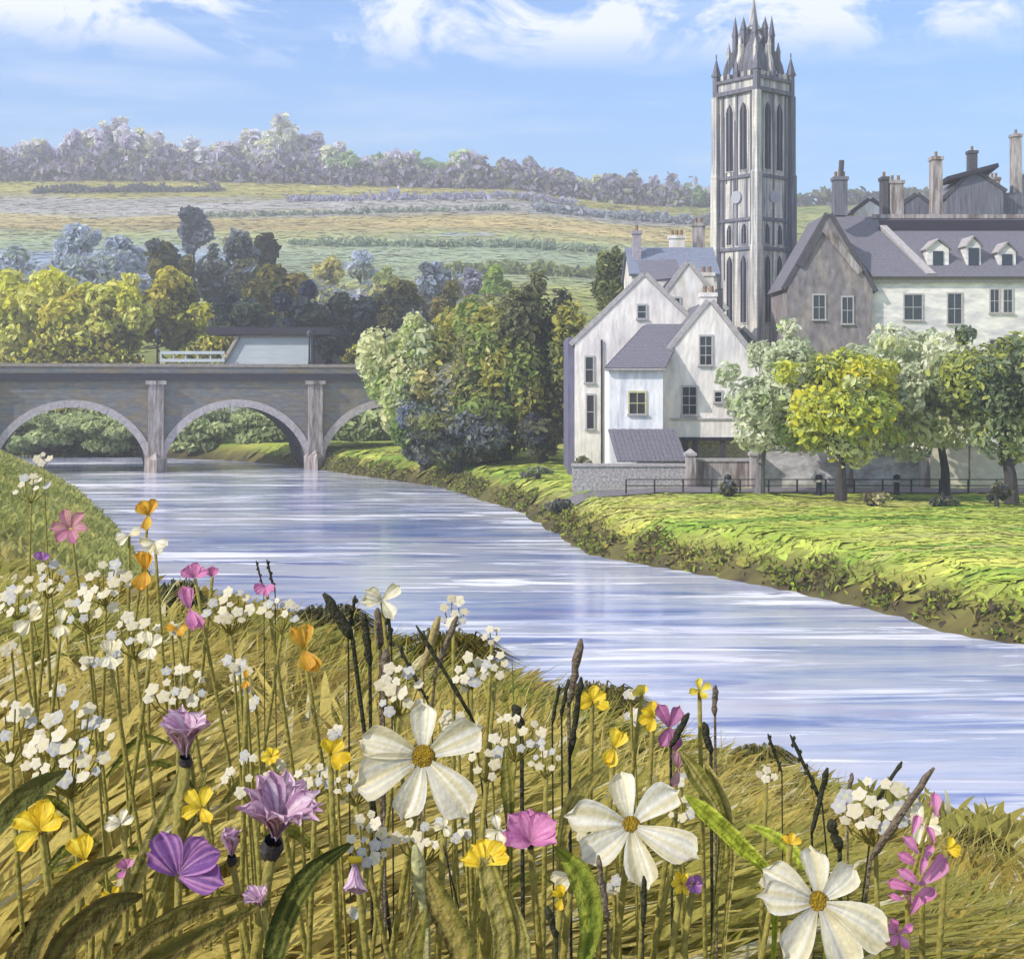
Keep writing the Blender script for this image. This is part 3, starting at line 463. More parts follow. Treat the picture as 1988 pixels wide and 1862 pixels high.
def window(root, x, z, w_, h, y, fr=None, rows=2, cols=2, M=None, name='window'):
    b = MB(); t_ = .09; M = M or Matrix(); fr = fr or M_frame
    b.box(x - w_ / 2 - t_, x + w_ / 2 + t_, y - .09, y, z + h, z + h + t_ * 1.4, M); b.box(x - w_ / 2 - t_, x - w_ / 2, y - .09, y, z, z + h, M); b.box(x + w_ / 2, x + w_ / 2 + t_, y - .09, y, z, z + h, M)
    for r_ in range(1, rows): b.box(x - w_ / 2, x + w_ / 2, y - .055, y - .02, z + h * r_ / rows - .025, z + h * r_ / rows + .025, M)
    for q in range(1, cols): b.box(x - w_ / 2 + w_ * q / cols - .02, x - w_ / 2 + w_ * q / cols + .02, y - .05, y - .022, z, z + h, M)
    f = b.build(name, fr, root)
    b = MB(); b.box(x - w_ / 2, x + w_ / 2, y - .018, y + .01, z, z + h, M); b.build('pane', M_glass, f)
    b = MB(); b.box(x - w_ / 2 - t_ * 1.5, x + w_ / 2 + t_ * 1.5, y - .17, y, z - .13, z, M); b.build('sill', M_skew, f)
    return f
def chimney(root, x, y, w_, d_, z0, z1, m=None, pots=2):
    b = MB(); b.box(x - w_ / 2, x + w_ / 2, y - d_ / 2, y + d_ / 2, z0, z1 - .25); b.box(x - w_ / 2 - .08, x + w_ / 2 + .08, y - d_ / 2 - .08, y + d_ / 2 + .08, z1 - .25, z1); ch = b.build('chimney', m or M_harl2, root)
    for i in range(pots):
        b = MB(); xx = x + (i - (pots - 1) / 2) * w_ / max(pots, 1) * .9; b.lathe([(.13, 0), (.11, .35), (.14, .42), (.08, .42)], 8, (xx, y, z1)); b.build('chimney_pot', M_pot, ch, True)
    return ch
class HB:      # house builder: local x in metres from px0, z from the ground; y = depth behind the front plane
    def __init__(s, name, label, px0, D, z0=1.6, cat='house'):
        s.D = D; s.s = D / F; s.px0 = px0; s.z0 = z0; s.root = thing(name, label, cat, (wx(px0, D), D, z0))
    def x(s, px, dy=0): return (px - CX) / F * (s.D + dy) - wx(s.px0, s.D)
    def z(s, py, dy=0): return EYE - (py - HY) / F * (s.D + dy) - s.z0
    def gable(s, pl, pr, pa, yl, yr, ya, depth, mw, mr, dy=0, skew=None, over=.25, zb=0, ridge=True):
        x0, x1, xa = s.x(pl, dy), s.x(pr, dy), s.x(pa, dy); zl, zr, za = s.z(yl, dy), s.z(yr, dy), s.z(ya, dy)
        b = MB(); b.prism([(x0, zb), (x1, zb), (x1, zr), (xa, za), (x0, zl)], dy, dy + depth); b.build('wall', mw, s.root)
        for (xe, ze) in ((x0, zl), (x1, zr)):
            dx, dz = xe - xa, ze - za; k = 1 + over / math.hypot(dx, dz); xo, zo = xa + dx * k, za + dz * k
            b = MB(); b.slab([(xa, dy + .3, za + .02), (xo, dy + .3, zo + .02), (xo, dy + depth, zo + .02), (xa, dy + depth, za + .02)], .16); b.build('roof', mr, s.root)
            b = MB(); b.slab([(xa, dy - .08, za + .03), (xo, dy - .08, zo + .03), (xo, dy + .295, zo + .03), (xa, dy + .295, za + .03)], .3); b.build('skew', skew or M_skew, s.root)
        return x0, x1, xa, zl, zr, za
# --- cottage A: tall left house with catslide roof
h = HB('gabled_house', 'tall cream house with a long sloping gable beside the dark tree', 1119, 90)
h.gable(1116, 1386, 1251, 668, 668, 537, 9, M_harl, M_slate, skew=M_skew)
b = MB(); b.box(h.x(1103), h.x(1116) - .002, .3, 8, 0, h.z(655)); b.build('shaded_side_wall', mat('shaded_side_harling', c(120, 116, 138), rough=.9, var=.2, scale=1, stretch=(1, 1, .3)), h.root)  # shaded side of the cream house, its shade put into the violet colour
for (px, a, b_, w_) in ((1144, 694, 742, 14), (1146, 768, 832, 13)): window(h.root, h.x(px), h.z(b_), w_ * h.s, (b_ - a) * h.s, 0, cols=1)
window(h.root, h.x(1246), h.z(618), 15 * h.s, 24 * h.s, 0, cols=1)
b = MB(); b.tube([(h.x(1168), -.12, 0), (h.x(1168), -.12, h.z(660))], .06, 6); b.build('downpipe', M_iron, h.root)
# --- A2 steep twin gable behind
h = HB('gabled_house', 'steep pale gable rising between the cream house and the church tower', 1336, 94)
h.gable(1268, 1404, 1336, 606, 600, 514, 7, M_harl2, M_slate, skew=M_skew)
window(h.root, h.x(1312), h.z(604), 14 * h.s, 24 * h.s, 0, cols=1, rows=2)
b = MB(); b.slab([(h.x(1251), 1, h.z(548)), (h.x(1330), 1, h.z(540)), (h.x(1330), 5, h.z(505, 4)), (h.x(1251), 5, h.z(508, 4))], .15); b.build('link_roof', M_slate, h.root)
chimney(h.root, h.x(1372, 3), 3, .9, .7, h.z(600), h.z(530, 3), pots=2)
# --- A3 long roof behind with chimneys
h = HB('long_house', 'long blue-slated house with a tall thin chimney behind the gables', 1310, 104)
x0, x1 = h.x(1226), h.x(1392); b = MB(); b.prismx([(0, 0), (7, 0), (7, h.z(534)), (3.5, h.z(486, 3.5)), (0, h.z(534))], x0, x1); b.build('wall', M_harl2, h.root)
for sgn in (0, 1):
    b = MB(); ye = -.3 if not sgn else 7.3; b.slab([(x0 - .2, 3.5, h.z(485, 3.5)), (x1 + .2, 3.5, h.z(485, 3.5)), (x1 + .2, ye, h.z(537)), (x0 - .2, ye, h.z(537))], .18); b.build('roof', M_slateb, h.root)
chimney(h.root, h.x(1236, 2), 2, .62, .7, h.z(560), h.z(449, 2), m=mat('tall_chimney_render', c(176, 164, 172), rough=.9, var=.2, scale=1.5), pots=1)
chimney(h.root, h.x(1314, 4), 4, 1.15, .7, h.z(500), h.z(458, 4), pots=3); chimney(h.root, h.x(1356, 5), 5, .9, .7, h.z(500), h.z(434, 5), m=M_pier, pots=2)
# --- B white extension
h = HB('white_cottage', 'small white cottage wing with a dark slate roof and a yellow-framed window', 1233, 83)
x0, x1 = h.x(1183), h.x(1287); ze = h.z(714); zr_ = h.z(634, 4); b = MB(); b.box(x0, x1, 0, 4.2, 0, ze); b.build('wall', M_white, h.root)
b = MB(); b.slab([(x0 - .25, -.3, ze - .15), (x1 + .1, -.3, ze - .15), (h.x(1332, 4), 4, zr_), (h.x(1254, 4), 4, zr_)], .17); b.build('roof', M_slate, h.root)
b = MB(); b.slab([(x0 - .25, -.3, ze - .15), (h.x(1254, 4), 4, zr_), (h.x(1190, 8), 8, ze)], .16); b.build('hip_roof', M_slate, h.root)
b = MB(); b.tube([(x0 - .3, -.32, ze - .12), (x1 + .12, -.32, ze - .12)], .08, 6); b.build('gutter', M_skew, h.root)
window(h.root, h.x(1237), h.z(803), 30 * h.s, 40 * h.s, 0, fr=M_yframe)
# lean-to with striped roof
o = thing('lean_to', 'lean-to with dark streaked slate roof at the foot of the white cottage wing', 'shed', (wx(1240, 80.5), 80.5, 1.6)); s = 80.5 / F; q = lambda px: (px - 1240) * s; zq = lambda py: EYE - (py - HY) * s - 1.6
b = MB(); b.box(q(1200), q(1326), .3, 2.4, 0, zq(905)); b.build('wall', mat('rubble_wall', c(190, 184, 182), rough=.95, var=.4, scale=2.5, bump=1, brick=(.5, .28, .05)), o)
nst = 16
for i in range(nst):
    xa = q(1186) + (q(1322) - q(1186)) * i / nst; xb = q(1186) + (q(1322) - q(1186)) * (i + .93) / nst
    b = MB(); b.slab([(xa, 2.45, zq(838)), (xb, 2.45, zq(838)), (xb + .35, -.1, zq(897)), (xa + .35, -.1, zq(897))], .07 + (i % 2) * .02); b.build('roof_sheet', M_slate, o)
# --- C front gable with posts
h = HB('gabled_cottage', 'broad cream gable cottage with a chimney on its peak, standing on posts', 1378, 84.5)
zb = h.z(849)
h.gable(1287, 1482, 1378, 700, 722, 588, 9, M_harl, M_slate, skew=M_skew, zb=zb)
b = MB(); b.box(h.x(1296), h.x(1474), 2.2, 8.8, 0, zb - .01); b.build('ground_floor_wall', mat('ground_floor_rubble', c(206, 196, 192), rough=.95, var=.35, scale=2, bump=.8, brick=(.5, .28, .05), seed=3), h.root)  # pale rubble colour for the recessed ground floor
b = MB(); b.box(h.x(1287), h.x(1484), -.12, .3, zb - .22, zb); b.build('beam', M_iron, h.root)
for px in (1331, 1350, 1404, 1471):
    b = MB(); b.box(h.x(px) - .14, h.x(px) + .14, 0, .28, 0, zb - .22); b.build('post', mat('dark_timber', c(72, 68, 76), rough=.8, var=.3, scale=2), h.root)
chimney(h.root, h.x(1378), .65, 30 * h.s, .9, h.z(604), h.z(568), m=M_harl, pots=2)
b = MB(); b.box(h.x(1394), h.x(1394) + .3, .1, 1.1, h.z(604), h.z(560)); b.build('stack_piece', M_dskew, h.root)  # dark block forming the chimney's right side
window(h.root, h.x(1370), h.z(708), 22 * h.s, 54 * h.s, 0, rows=3); window(h.root, h.x(1338), h.z(804), 26 * h.s, 52 * h.s, 0, rows=3); window(h.root, h.x(1394), h.z(780), 12 * h.s, 18 * h.s, 0, cols=1)
b = MB(); b.box(h.x(1300), h.x(1474), -.1, 0, h.z(812) - .1, h.z(812)); b.build('string_course', M_skew, h.root)
# --- church tower
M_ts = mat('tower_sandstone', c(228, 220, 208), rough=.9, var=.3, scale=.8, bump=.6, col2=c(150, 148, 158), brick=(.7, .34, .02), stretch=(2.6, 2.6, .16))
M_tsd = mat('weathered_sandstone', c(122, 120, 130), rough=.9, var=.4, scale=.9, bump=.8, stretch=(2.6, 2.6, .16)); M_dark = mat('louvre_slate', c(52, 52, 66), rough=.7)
D = 115; s = D / F; z0 = 1.7; beta = R(40)
tw = thing('church_tower', 'tall weathered sandstone church tower with pinnacles and an open crown spire', 'church tower', (wx(1473, D), D + 2.5, z0), beta)
zt = lambda py: EYE - (py - HY) * (D + 2.5) / F - z0
wd = 4.15; hw = wd / 2
b = MB(); b.box(-hw, hw, -hw, hw, 0, zt(185)); b.build('wall', M_ts, tw)
for (a, bb) in ((160, 166), (182, 190), (346, 352), (428, 434), (484, 490)):
    b = MB(); e = .3 if a < 200 else .14; b.box(-hw - e, hw + e, -hw - e, hw + e, zt(bb), zt(a)); b.build('string_course', M_tsd, tw)
b = MB(); b.box(-hw - .12, hw + .12, -hw - .12, hw + .12, zt(182), zt(166)); b.build('parapet', M_ts, tw)
for sx in (-1, 1):
    for sy in (-1, 1):
        b = MB(); cx_, cy_ = sx * hw, sy * hw
        for (w_, a, bb) in ((.78, 900, 484), (.66, 484, 346), (.54, 346, 190)): b.box(cx_ - w_ / 2 + sx * .12, cx_ + w_ / 2 + sx * .12, cy_ - w_ / 2 + sy * .12, cy_ + w_ / 2 + sy * .12, zt(a), zt(bb))
        for py in (484, 346): b.pyramid(cx_ + sx * .12, cy_ + sy * .12, .5, zt(py), zt(py - 26))
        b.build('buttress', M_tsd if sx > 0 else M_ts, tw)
        b = MB(); px_, py_ = cx_ + sx * .1, cy_ + sy * .1; b.box(px_ - .22, px_ + .22, py_ - .22, py_ + .22, zt(190), zt(146)); b.pyramid(px_, py_, .38, zt(146), zt(112)); b.box(px_ - .3, px_ + .3, py_ - .3, py_ + .3, zt(150), zt(145)); b.tube([(px_, py_, zt(114)), (px_, py_, zt(106))], .06, 5); b.build('pinnacle', M_tsd, tw)
for sx, sy in ((-1, 0), (1, 0), (0, -1), (0, 1)):   # mid-side pinnacles
    b = MB(); px_, py_ = sx * (hw + .02), sy * (hw + .02); b.box(px_ - .17, px_ + .17, py_ - .17, py_ + .17, zt(166), zt(150)); b.pyramid(px_, py_, .28, zt(150), zt(126)); b.build('pinnacle', M_tsd, tw)
# crenels
for sx, sy in ((0, -1), (-1, 0), (0, 1), (1, 0)):
    for q in (-1.45, -.75, .75, 1.45):
        b = MB(); xx, yy_ = (q, sy * hw) if sy else (sx * hw, q); b.box(xx - .22, xx + .22, yy_ - .14, yy_ + .14, zt(160), zt(150)); b.build('merlon', M_ts, tw)
# crown: eight flying ribs carrying inner pinnacles and a lantern spire
for i in range(8):
    a = i * math.pi / 4; r0 = hw * (1.25 if i % 2 else 1.0); top = zt(72) if i % 2 == 0 else zt(84)
    ca, sa = math.cos(a), math.sin(a); prof = []
    for j in range(9):
        t_ = j / 8; r = r0 * (1 - t_) + .42 * t_; z = zt(160) + (top - zt(160)) * (math.sin(t_ * math.pi / 2) ** .6) ; prof.append((r, z))
    b = MB(); w_ = .17
    for j in range(8):
        (ra, za), (rb, zb_) = prof[j], prof[j + 1]; tt = .55
        M = Matrix.Rotation(a, 3, 'Z'); pts = [(ra - .4, -w_, za - .35), (rb - .4, -w_, zb_ - .4), (rb + .06, -w_, zb_ + .12), (ra + .06, -w_, za + .1), (ra - .4, w_, za - .35), (rb - .4, w_, zb_ - .4), (rb + .06, w_, zb_ + .12), (ra + .06, w_, za + .1)]
        b.add([M @ Vector(p) for p in pts], [(0, 1, 2, 3), (7, 6, 5, 4), (0, 4, 5, 1), (3, 2, 6, 7), (1, 5, 6, 2), (0, 3, 7, 4)])
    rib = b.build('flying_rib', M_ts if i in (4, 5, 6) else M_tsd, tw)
    rr, zz_ = prof[4]; b = MB(); px_, py_ = rr * ca, rr * sa; tp = zz_ + (2.9 if i % 2 else 2.2); b.box(px_ - .17, px_ + .17, py_ - .17, py_ + .17, zz_ - .4, zz_ + 1.1); b.pyramid(px_, py_, .3, zz_ + 1.1, tp); b.build('rib_pinnacle', M_tsd, rib)
    rr, zz_ = prof[2]; b = MB(); px_, py_ = rr * ca, rr * sa; b.box(px_ - .13, px_ + .13, py_ - .13, py_ + .13, zz_ - .3, zz_ + .6); b.pyramid(px_, py_, .22, zz_ + .6, zz_ + 1.5); b.build('crocket', M_ts, rib)
b = MB(); b.lathe([(.85, zt(150)), (.85, zt(100)), (.95, zt(99)), (.95, zt(95)), (.6, zt(92)), (.6, zt(62)), (.72, zt(61)), (.72, zt(57)), (.44, zt(54)), (.2, zt(18)), (.1, zt(0)), (.16, zt(-2)), (.16, zt(-6)), (.02, zt(-22))], 8); b.build('lantern_spire', M_ts, tw); b = MB(); b.lathe([(1.75, zt(160)), (1.7, zt(128)), (1.45, zt(104)), (1.05, zt(84)), (.7, zt(66)), (.5, zt(52))], 8); b.build('crown_vault', M_tsd, tw)
for i in range(8):
    a = i * math.pi / 4; M = Matrix.Rotation(a, 4, 'Z'); b = MB(); b.box(.52, .66, -.14, .14, zt(88), zt(68), M); b.box(.74, .9, -.2, .2, zt(140), zt(112), M); b.build('lantern_opening', M_dark, tw)['kind'] = 'stuff'
# openings on the visible faces
for rot in (0, math.pi / 2, math.pi, -math.pi / 2):
    M = Matrix.Rotation(rot, 4, 'Z')
    def lancet(x, za, zb_, w_, rootname='louvre'):
        b = MB(); hh_ = zb_ - za; pts = [(-w_ / 2, 0), (w_ / 2, 0), (w_ / 2, hh_ - w_), (w_ * .32, hh_ - w_ * .4), (0, hh_), (-w_ * .32, hh_ - w_ * .4), (-w_ / 2, hh_ - w_)]
        bb = MB(); bb.prism([(x + p[0] * 1.35, za - .1 + p[1] * 1.03) for p in pts], -hw - .07, -hw - .005); bb.v = [tuple(M @ Vector(v)) for v in bb.v]; fr = bb.build('window', M_ts, tw)
        b.prism([(x + p[0], za + p[1]) for p in pts], -hw - .09, -hw - .01); b.v = [tuple(M @ Vector(v)) for v in b.v]; b.build(rootname, M_dark, fr)
        b = MB(); b.box(x - .05, x + .05, -hw - .13, -hw - .092, za, zb_ - .2, M); b.build('mullion', M_tsd, fr)
    for xx in (-.75, .75): lancet(xx, zt(336), zt(208), .72)
    for xx in (-.8, .8): lancet(xx, zt(478), zt(440), .5)
    for xx in (-.75, .75): lancet(xx, zt(628), zt(500), .62)
    b = MB(); n_ = 24; za_ = zt(388)
    b.add([(0, -hw - .16, za_)] + [(.52 * math.cos(2 * math.pi * j / n_), -hw - .16, za_ + .52 * math.sin(2 * math.pi * j / n_)) for j in range(n_)] + [(.52 * math.cos(2 * math.pi * j / n_), -hw, za_ + .52 * math.sin(2 * math.pi * j / n_)) for j in range(n_)], [(0, 1 + j, 1 + (j + 1) % n_) for j in range(n_)] + [(1 + j, 1 + n_ + j, 1 + n_ + (j + 1) % n_, 1 + (j + 1) % n_) for j in range(n_)])
    b.v = [tuple(M @ Vector(v)) for v in b.v]; cf = b.build('roundel', mat('pale_roundel_stone', c(184, 184, 192), rough=.7, var=.12, scale=4), tw)
    b = MB(); [b.box(xq - .05, xq + .05, -hw - rng.uniform(.03, .08), -hw - .004, zt(rng.uniform(350, 640)), zt(rng.uniform(195, 330)), M) for xq in rng.uniform(-1.9, 1.9, 9)]; b.build('weather_streaked_shafts', M_tsd if rng.random() < .5 else M_ts, tw)['kind'] = 'stuff'
    b = MB(); 
    for xx in (-1.55, 0, 1.55): b.box(xx - .09, xx + .09, -hw - .1, -hw - .004, zt(480), zt(192), M)
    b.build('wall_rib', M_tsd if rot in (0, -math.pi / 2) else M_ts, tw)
# church nave glimpsed behind the cottages
h = HB('church_hall', 'low stone church hall with slate roof between tower and cottage', 1440, 108)
h.gable(1388, 1500, 1440, 700, 700, 640, 6, M_tsd, M_slate)
# --- hotel
M_hot = mat('pale_ashlar', c(240, 232, 224, .92), rough=.85, var=.16, scale=.8, bump=.4, col2=c(218, 212, 212), stretch=(.5, 1, 1.4)); M_hotd = mat('grey_gable_stone', c(138, 130, 134), rough=.9, var=.35, scale=.8, bump=.6, col2=c(166, 154, 146), stretch=(1, 1, .5))
h = HB('hotel', 'large hotel with a dark grey gable, slate roof and many chimneys at the right', 1609, 103, cat='hotel')
h.gable(1529, 1694, 1609, 556, 562, 418, 6.5, M_hotd, M_slate, skew=M_dskew, over=.35)
# inner barge boards
xa, za = h.x(1600), h.z(452)
for (pxa, pya, pxb, pyb, m_) in ((1597, 452, 1664, 534, M_pier), (1597, 452, 1556, 520, M_dskew)):
    b = MB(); b.slab([(h.x(pxa), -.22, h.z(pya)), (h.x(pxb), -.22, h.z(pyb)), (h.x(pxb), -.003, h.z(pyb)), (h.x(pxa), -.003, h.z(pya))], .5); b.build('barge_board', m_, h.root)
window(h.root, h.x(1590), h.z(620), 22 * h.s, 46 * h.s, 0); window(h.root, h.x(1645), h.z(628), 20 * h.s, 50 * h.s, 0)
# main block
xb0, xb1 = h.x(1694) + .01, h.x(2230); dpt = 11; b = MB(); b.prismx([(.6, 0), (dpt, 0), (dpt, h.z(540)), (5.8, h.z(424, 5.8)), (.6, h.z(540))], xb0, xb1); b.build('wall', M_hot, h.root)
for ye in (0.1, dpt + .4):
    b = MB(); b.slab([(h.x(1640), 5.8, h.z(424, 5.8)), (xb1, 5.8, h.z(424, 5.8)), (xb1, ye, h.z(541)), (xb0, ye, h.z(541))], .2); b.build('roof', M_slate, h.root)
b = MB(); b.box(h.x(1690, 5.8), xb1, 5.3, 6.3, h.z(426, 5.8), h.z(418, 5.8)); b.build('ridge', M_pier, h.root)
b = MB(); b.box(h.x(1702, 5), xb1, 4.2, 4.45, h.z(455, 4.4), h.z(428, 4.4)); b.build('roof_band', M_darkroof, h.root)
b = MB(); b.box(xb0, xb1, .35, .6, h.z(548), h.z(538)); b.build('cornice', M_skew, h.root)
b = MB(); b.slab([(h.x(1703, 4.6), 4.6, h.z(444, 4.6) + .1), (h.x(1716, 4.6), 4.6, h.z(444, 4.6) + .1), (h.x(1818), .3, h.z(538)), (h.x(1800), .3, h.z(538))], .35); b.build('skew', M_skew, h.root)
for (px, a, b_, w_) in ((1777, 572, 620, 34), (1858, 570, 628, 26), (1936, 562, 606, 16), (1962, 562, 606, 16), (2040, 570, 620, 26)): window(h.root, h.x(px), h.z(b_), w_ * h.s, (b_ - a) * h.s, .6)
for (px, a, b_, w_) in ((1730, 660, 715, 26), (1790, 660, 715, 26), (1860, 660, 715, 26), (1940, 660, 715, 26), (1730, 770, 840, 30), (1800, 770, 840, 30), (1870, 770, 840, 30), (1950, 770, 840, 30)): window(h.root, h.x(px), h.z(b_), w_ * h.s, (b_ - a) * h.s, .6)
for (pa_, pb_, a, b_) in ((1800, 1842, 468, 536), (1876, 1904, 462, 528), (1938, 1972, 474, 534), (2020, 2056, 470, 534)):
    x0, x1 = h.x(pa_, 1), h.x(pb_, 1); xm = (x0 + x1) / 2; z1 = h.z(a + 16, 1); b = MB(); b.prism([(x0, h.z(b_, 1)), (x1, h.z(b_, 1)), (x1, z1), (xm, h.z(a, 1)), (x0, z1)], 1.0, 5.0); dm = b.build('dormer', M_hot, h.root)
    for xe in (x0, x1):
        b = MB(); b.slab([(xm, .8, h.z(a - 2, 1)), (xe + (xe - xm) * .15, .8, z1 - .1), (xe + (xe - xm) * .15, 5, z1 - .1), (xm, 5, h.z(a - 2, 1))], .12); b.build('dormer_roof', M_skew if xe == x0 else M_slate, dm)
    b = MB(); b.box(xm - .38, xm + .38, .93, .995, h.z(b_ - 10, 1), z1 - .15); b.build('pane', M_glass, dm)
for (px, dy, w_, a, b_, m_, pots) in ((1630, 3, 26, 345, 420, M_tsd, 3), (1716, 6, 12, 345, 430, M_dskew, 1), (1738, 6, 28, 352, 430, M_pier, 2), (1817, 6, 20, 306, 430, M_pier, 1), (2060, 6, 30, 330, 430, M_pier, 2)): chimney(h.root, h.x(px, dy), dy, w_ * h.s, 1.0, h.z(b_, dy), h.z(a, dy), m_, pots)
b = MB(); b.tube([(h.x(1632, 3), 3, h.z(345, 3)), (h.x(1634, 3), 3, h.z(312, 3))], .2, 6); b.build('stack_piece', M_dskew, h.root)
# building behind the hotel
h = HB('rear_house', 'cluttered dark roof with tall chimneys rising behind the hotel ridge', 1890, 122)
h.gable(1838, 1948, 1890, 384, 372, 334, 8, M_tsd, M_slate, skew=M_dskew)
b = MB(); b.slab([(h.x(1838), -.5, h.z(352)), (h.x(1936), -.5, h.z(326)), (h.x(1946), 4, h.z(330)), (h.x(1850), 4, h.z(350))], .35); b.build('flat_roof', M_darkroof, h.root)
chimney(h.root, h.x(1887, 2), 2, 16 * h.s, .8, h.z(345), h.z(294, 2), M_dskew, 1); chimney(h.root, h.x(1972, 2), 2, 17 * h.s, .9, h.z(440), h.z(262, 2), M_pier, 1); chimney(h.root, h.x(1986, 5), 5, 20 * h.s, .9, h.z(440), h.z(340, 5), M_tsd, 2); chimney(h.root, h.x(1926, 5), 5, 26 * h.s, .9, h.z(440), h.z(346, 5), M_pier, 3)
b = MB(); b.box(h.x(1930), h.x(2000), 1, 7, 0, h.z(372)); b.build('wing_wall', M_tsd, h.root)
h = HB('rear_house', 'brown-roofed house end showing between the hotel chimneys', 1780, 124)
h.gable(1752, 1806, 1780, 400, 400, 380, 6, M_tsd, M_slate, skew=M_dskew); h.gable(1660, 1722, 1690, 412, 412, 390, 6, M_harl2, M_slate, skew=M_dskew)
# street wall, in sections, and pillars
M_wall = mat('pale_wall_render', c(220, 214, 216), rough=.9, var=.2, scale=1.2, bump=.5, col2=c(172, 164, 164), stretch=(.6, 1, 1.2)); M_wally = mat('cream_wall_render', c(226, 216, 190), rough=.9, var=.15, scale=1, stretch=(.5, 1, 1))
D = 78; s = D / F; zb = lambda py: EYE - (py - HY) * s
for (a, b_, top, m_, lab) in ((1352, 1460, 896, M_pier, 'brownish garden wall section between the posts and the first lawn tree'), (1472, 1640, 872, M_wall, 'whitish wall section behind the first two lawn trees'), (1652, 1790, 884, M_wall, 'whitish wall section between the second and third lawn trees'), (1800, 1880, 866, M_wally, 'cream wall section behind the third lawn tree'), (1884, 2120, 866, M_wally, 'long cream wall section at the right edge'), (1112, 1330, 905, mat('rubble_wall'), 'rough rubble wall below the white cottage wing')):
    d_ = 0 if a > 1300 else -.5
    o = thing('garden_wall', lab, 'wall', (wx((a + b_) / 2, D + d_), D + d_, 1.3)); hwid = (b_ - a) / 2 * s
    b = MB(); b.box(-hwid, hwid, 0, .45, 0, zb(top) - 1.3); b.build('wall', m_, o); b = MB(); b.box(-hwid - .04, hwid + .04, -.08, .53, zb(top) - 1.3, zb(top) - 1.15); b.build('coping', M_skew, o)
for (px, lab) in ((1465, 'stone gate pillar left of the whitish wall'), (1646, 'stone gate pillar behind the yellow-green tree trunk'), (1795, 'stone gate pillar left of the cream wall'), (1340, 'stone gate pillar at the corner post of the cottage')):
    o = thing('gate_pillar', lab, 'pillar', (wx(px, 77.4), 77.4, 1.3), 0, 'gate pillars along the street wall'); b = MB(); b.box(-.25, .25, -.25, .25, 0, 2.3); b.build('shaft', M_pier, o); b = MB(); b.box(-.33, .33, -.33, .33, 2.3, 2.45); b.pyramid(0, 0, .42, 2.45, 2.7); b.build('cap', M_skew, o)
# lower kerb line and path on the lawn
def strip(name, pts, w_, m_, dz=.03, kind='structure'):
    b = MB(); V_ = []; f_ = []
    for i, (xx, yy_) in enumerate(pts): z = zg(xx, yy_) + dz; V_ += [(xx, yy_ - w_ / 2, zg(xx, yy_ - w_ / 2) + dz), (xx, yy_ + w_ / 2, zg(xx, yy_ + w_ / 2) + dz)]
    f_ = [(2 * i, 2 * i + 2, 2 * i + 3, 2 * i + 1) for i in range(len(pts) - 1)]; b.add(V_, f_); o = b.build(name, m_); o['kind'] = kind; return o
M_path = mat('path_gravel', c(132, 124, 126), rough=.95, var=.25, scale=2, bump=.5)
strip('street', [(xx, 75.6 - .01 * xx) for xx in np.arange(3, 60, .8)], 3.4, M_path, .06)
strip('path', [(xx, 71.5 - .45 * (xx - 15)) for xx in np.arange(13, 34, .5)], .45, mat('worn_path', c(78, 80, 50), rough=.95, var=.3, scale=3), .06)
# railing by the street
o = thing('low_railing', 'low dark railing along the street edge behind the lawn trees', 'railing', (0, 74, 1.78))
for i, xx in enumerate(np.arange(6, 40, 1.5)):
    b = MB(); b.box(xx - .04, xx + .04, -.04, .04, 0, .75); b.build('baluster', M_iron, o)
for zz_ in (.4, .72):
    b = MB(); b.box(6, 40, -.03, .03, zz_, zz_ + .05); b.build('rail', M_iron, o)
# people-sized bollards / dark posts
for i, (px, lab) in enumerate(((1413, 'short dark post left of the first lawn tree'), (1590, 'short dark post between the first and second lawn trees'), (1741, 'short dark post in front of the whitish wall, right of the yellow-green tree'))):
    o = thing('bollard', lab, 'post', (wx(px, 73), 73, 1.75), 0, 'posts along the street'); b = MB(); b.lathe([(.22, 0), (.16, .1), (.14, .85), (.2, .9), (.17, 1.05), (.02, 1.12)], 10); b.build('post_body', M_iron, o, True); b = MB(); b.lathe([(.145, .7), (.165, .72), (.165, .8), (.142, .82)], 10); b.build('band', M_frame, o, True)
# far cottages on the hillside
for (px, py, D, w_, lab) in ((548, 532, 250, 30, 'tiny white cottage among the dark trees above the bridge'), (684, 548, 228, 22, 'tiny white cottage right of the other one on the lower field'), (764, 392, 436, 22, 'tiny pale farmhouse on the lilac field near the crest')):
    s = D / F; X = wx(px, D); g = zg(X, D); o = thing('cottage', lab, 'cottage', (X, D, g - .3)); hw_ = w_ * s / 2
    b = MB(); b.prismx([(0, -3), (3, -3), (3, 2.4), (1.5, 3.6), (0, 2.4)], -hw_, hw_); b.build('wall', M_white, o)
    b = MB(); b.slab([(-hw_ - .2, 1.5, 3.65), (hw_ + .2, 1.5, 3.65), (hw_ + .2, -.3, 2.3), (-hw_ - .2, -.3, 2.3)], .2); b.build('roof', M_slateb, o)
    for q in (-.5, .5): b = MB(); b.box(q * hw_ - .25, q * hw_ + .25, -.06, -.01, .9, 1.9); b.build('window', M_glass, o)
    b = MB(); b.box(hw_ * .6, hw_ * .6 + .6, 1.2, 1.8, 3.2, 4.6); b.build('chimney', M_harl, o)
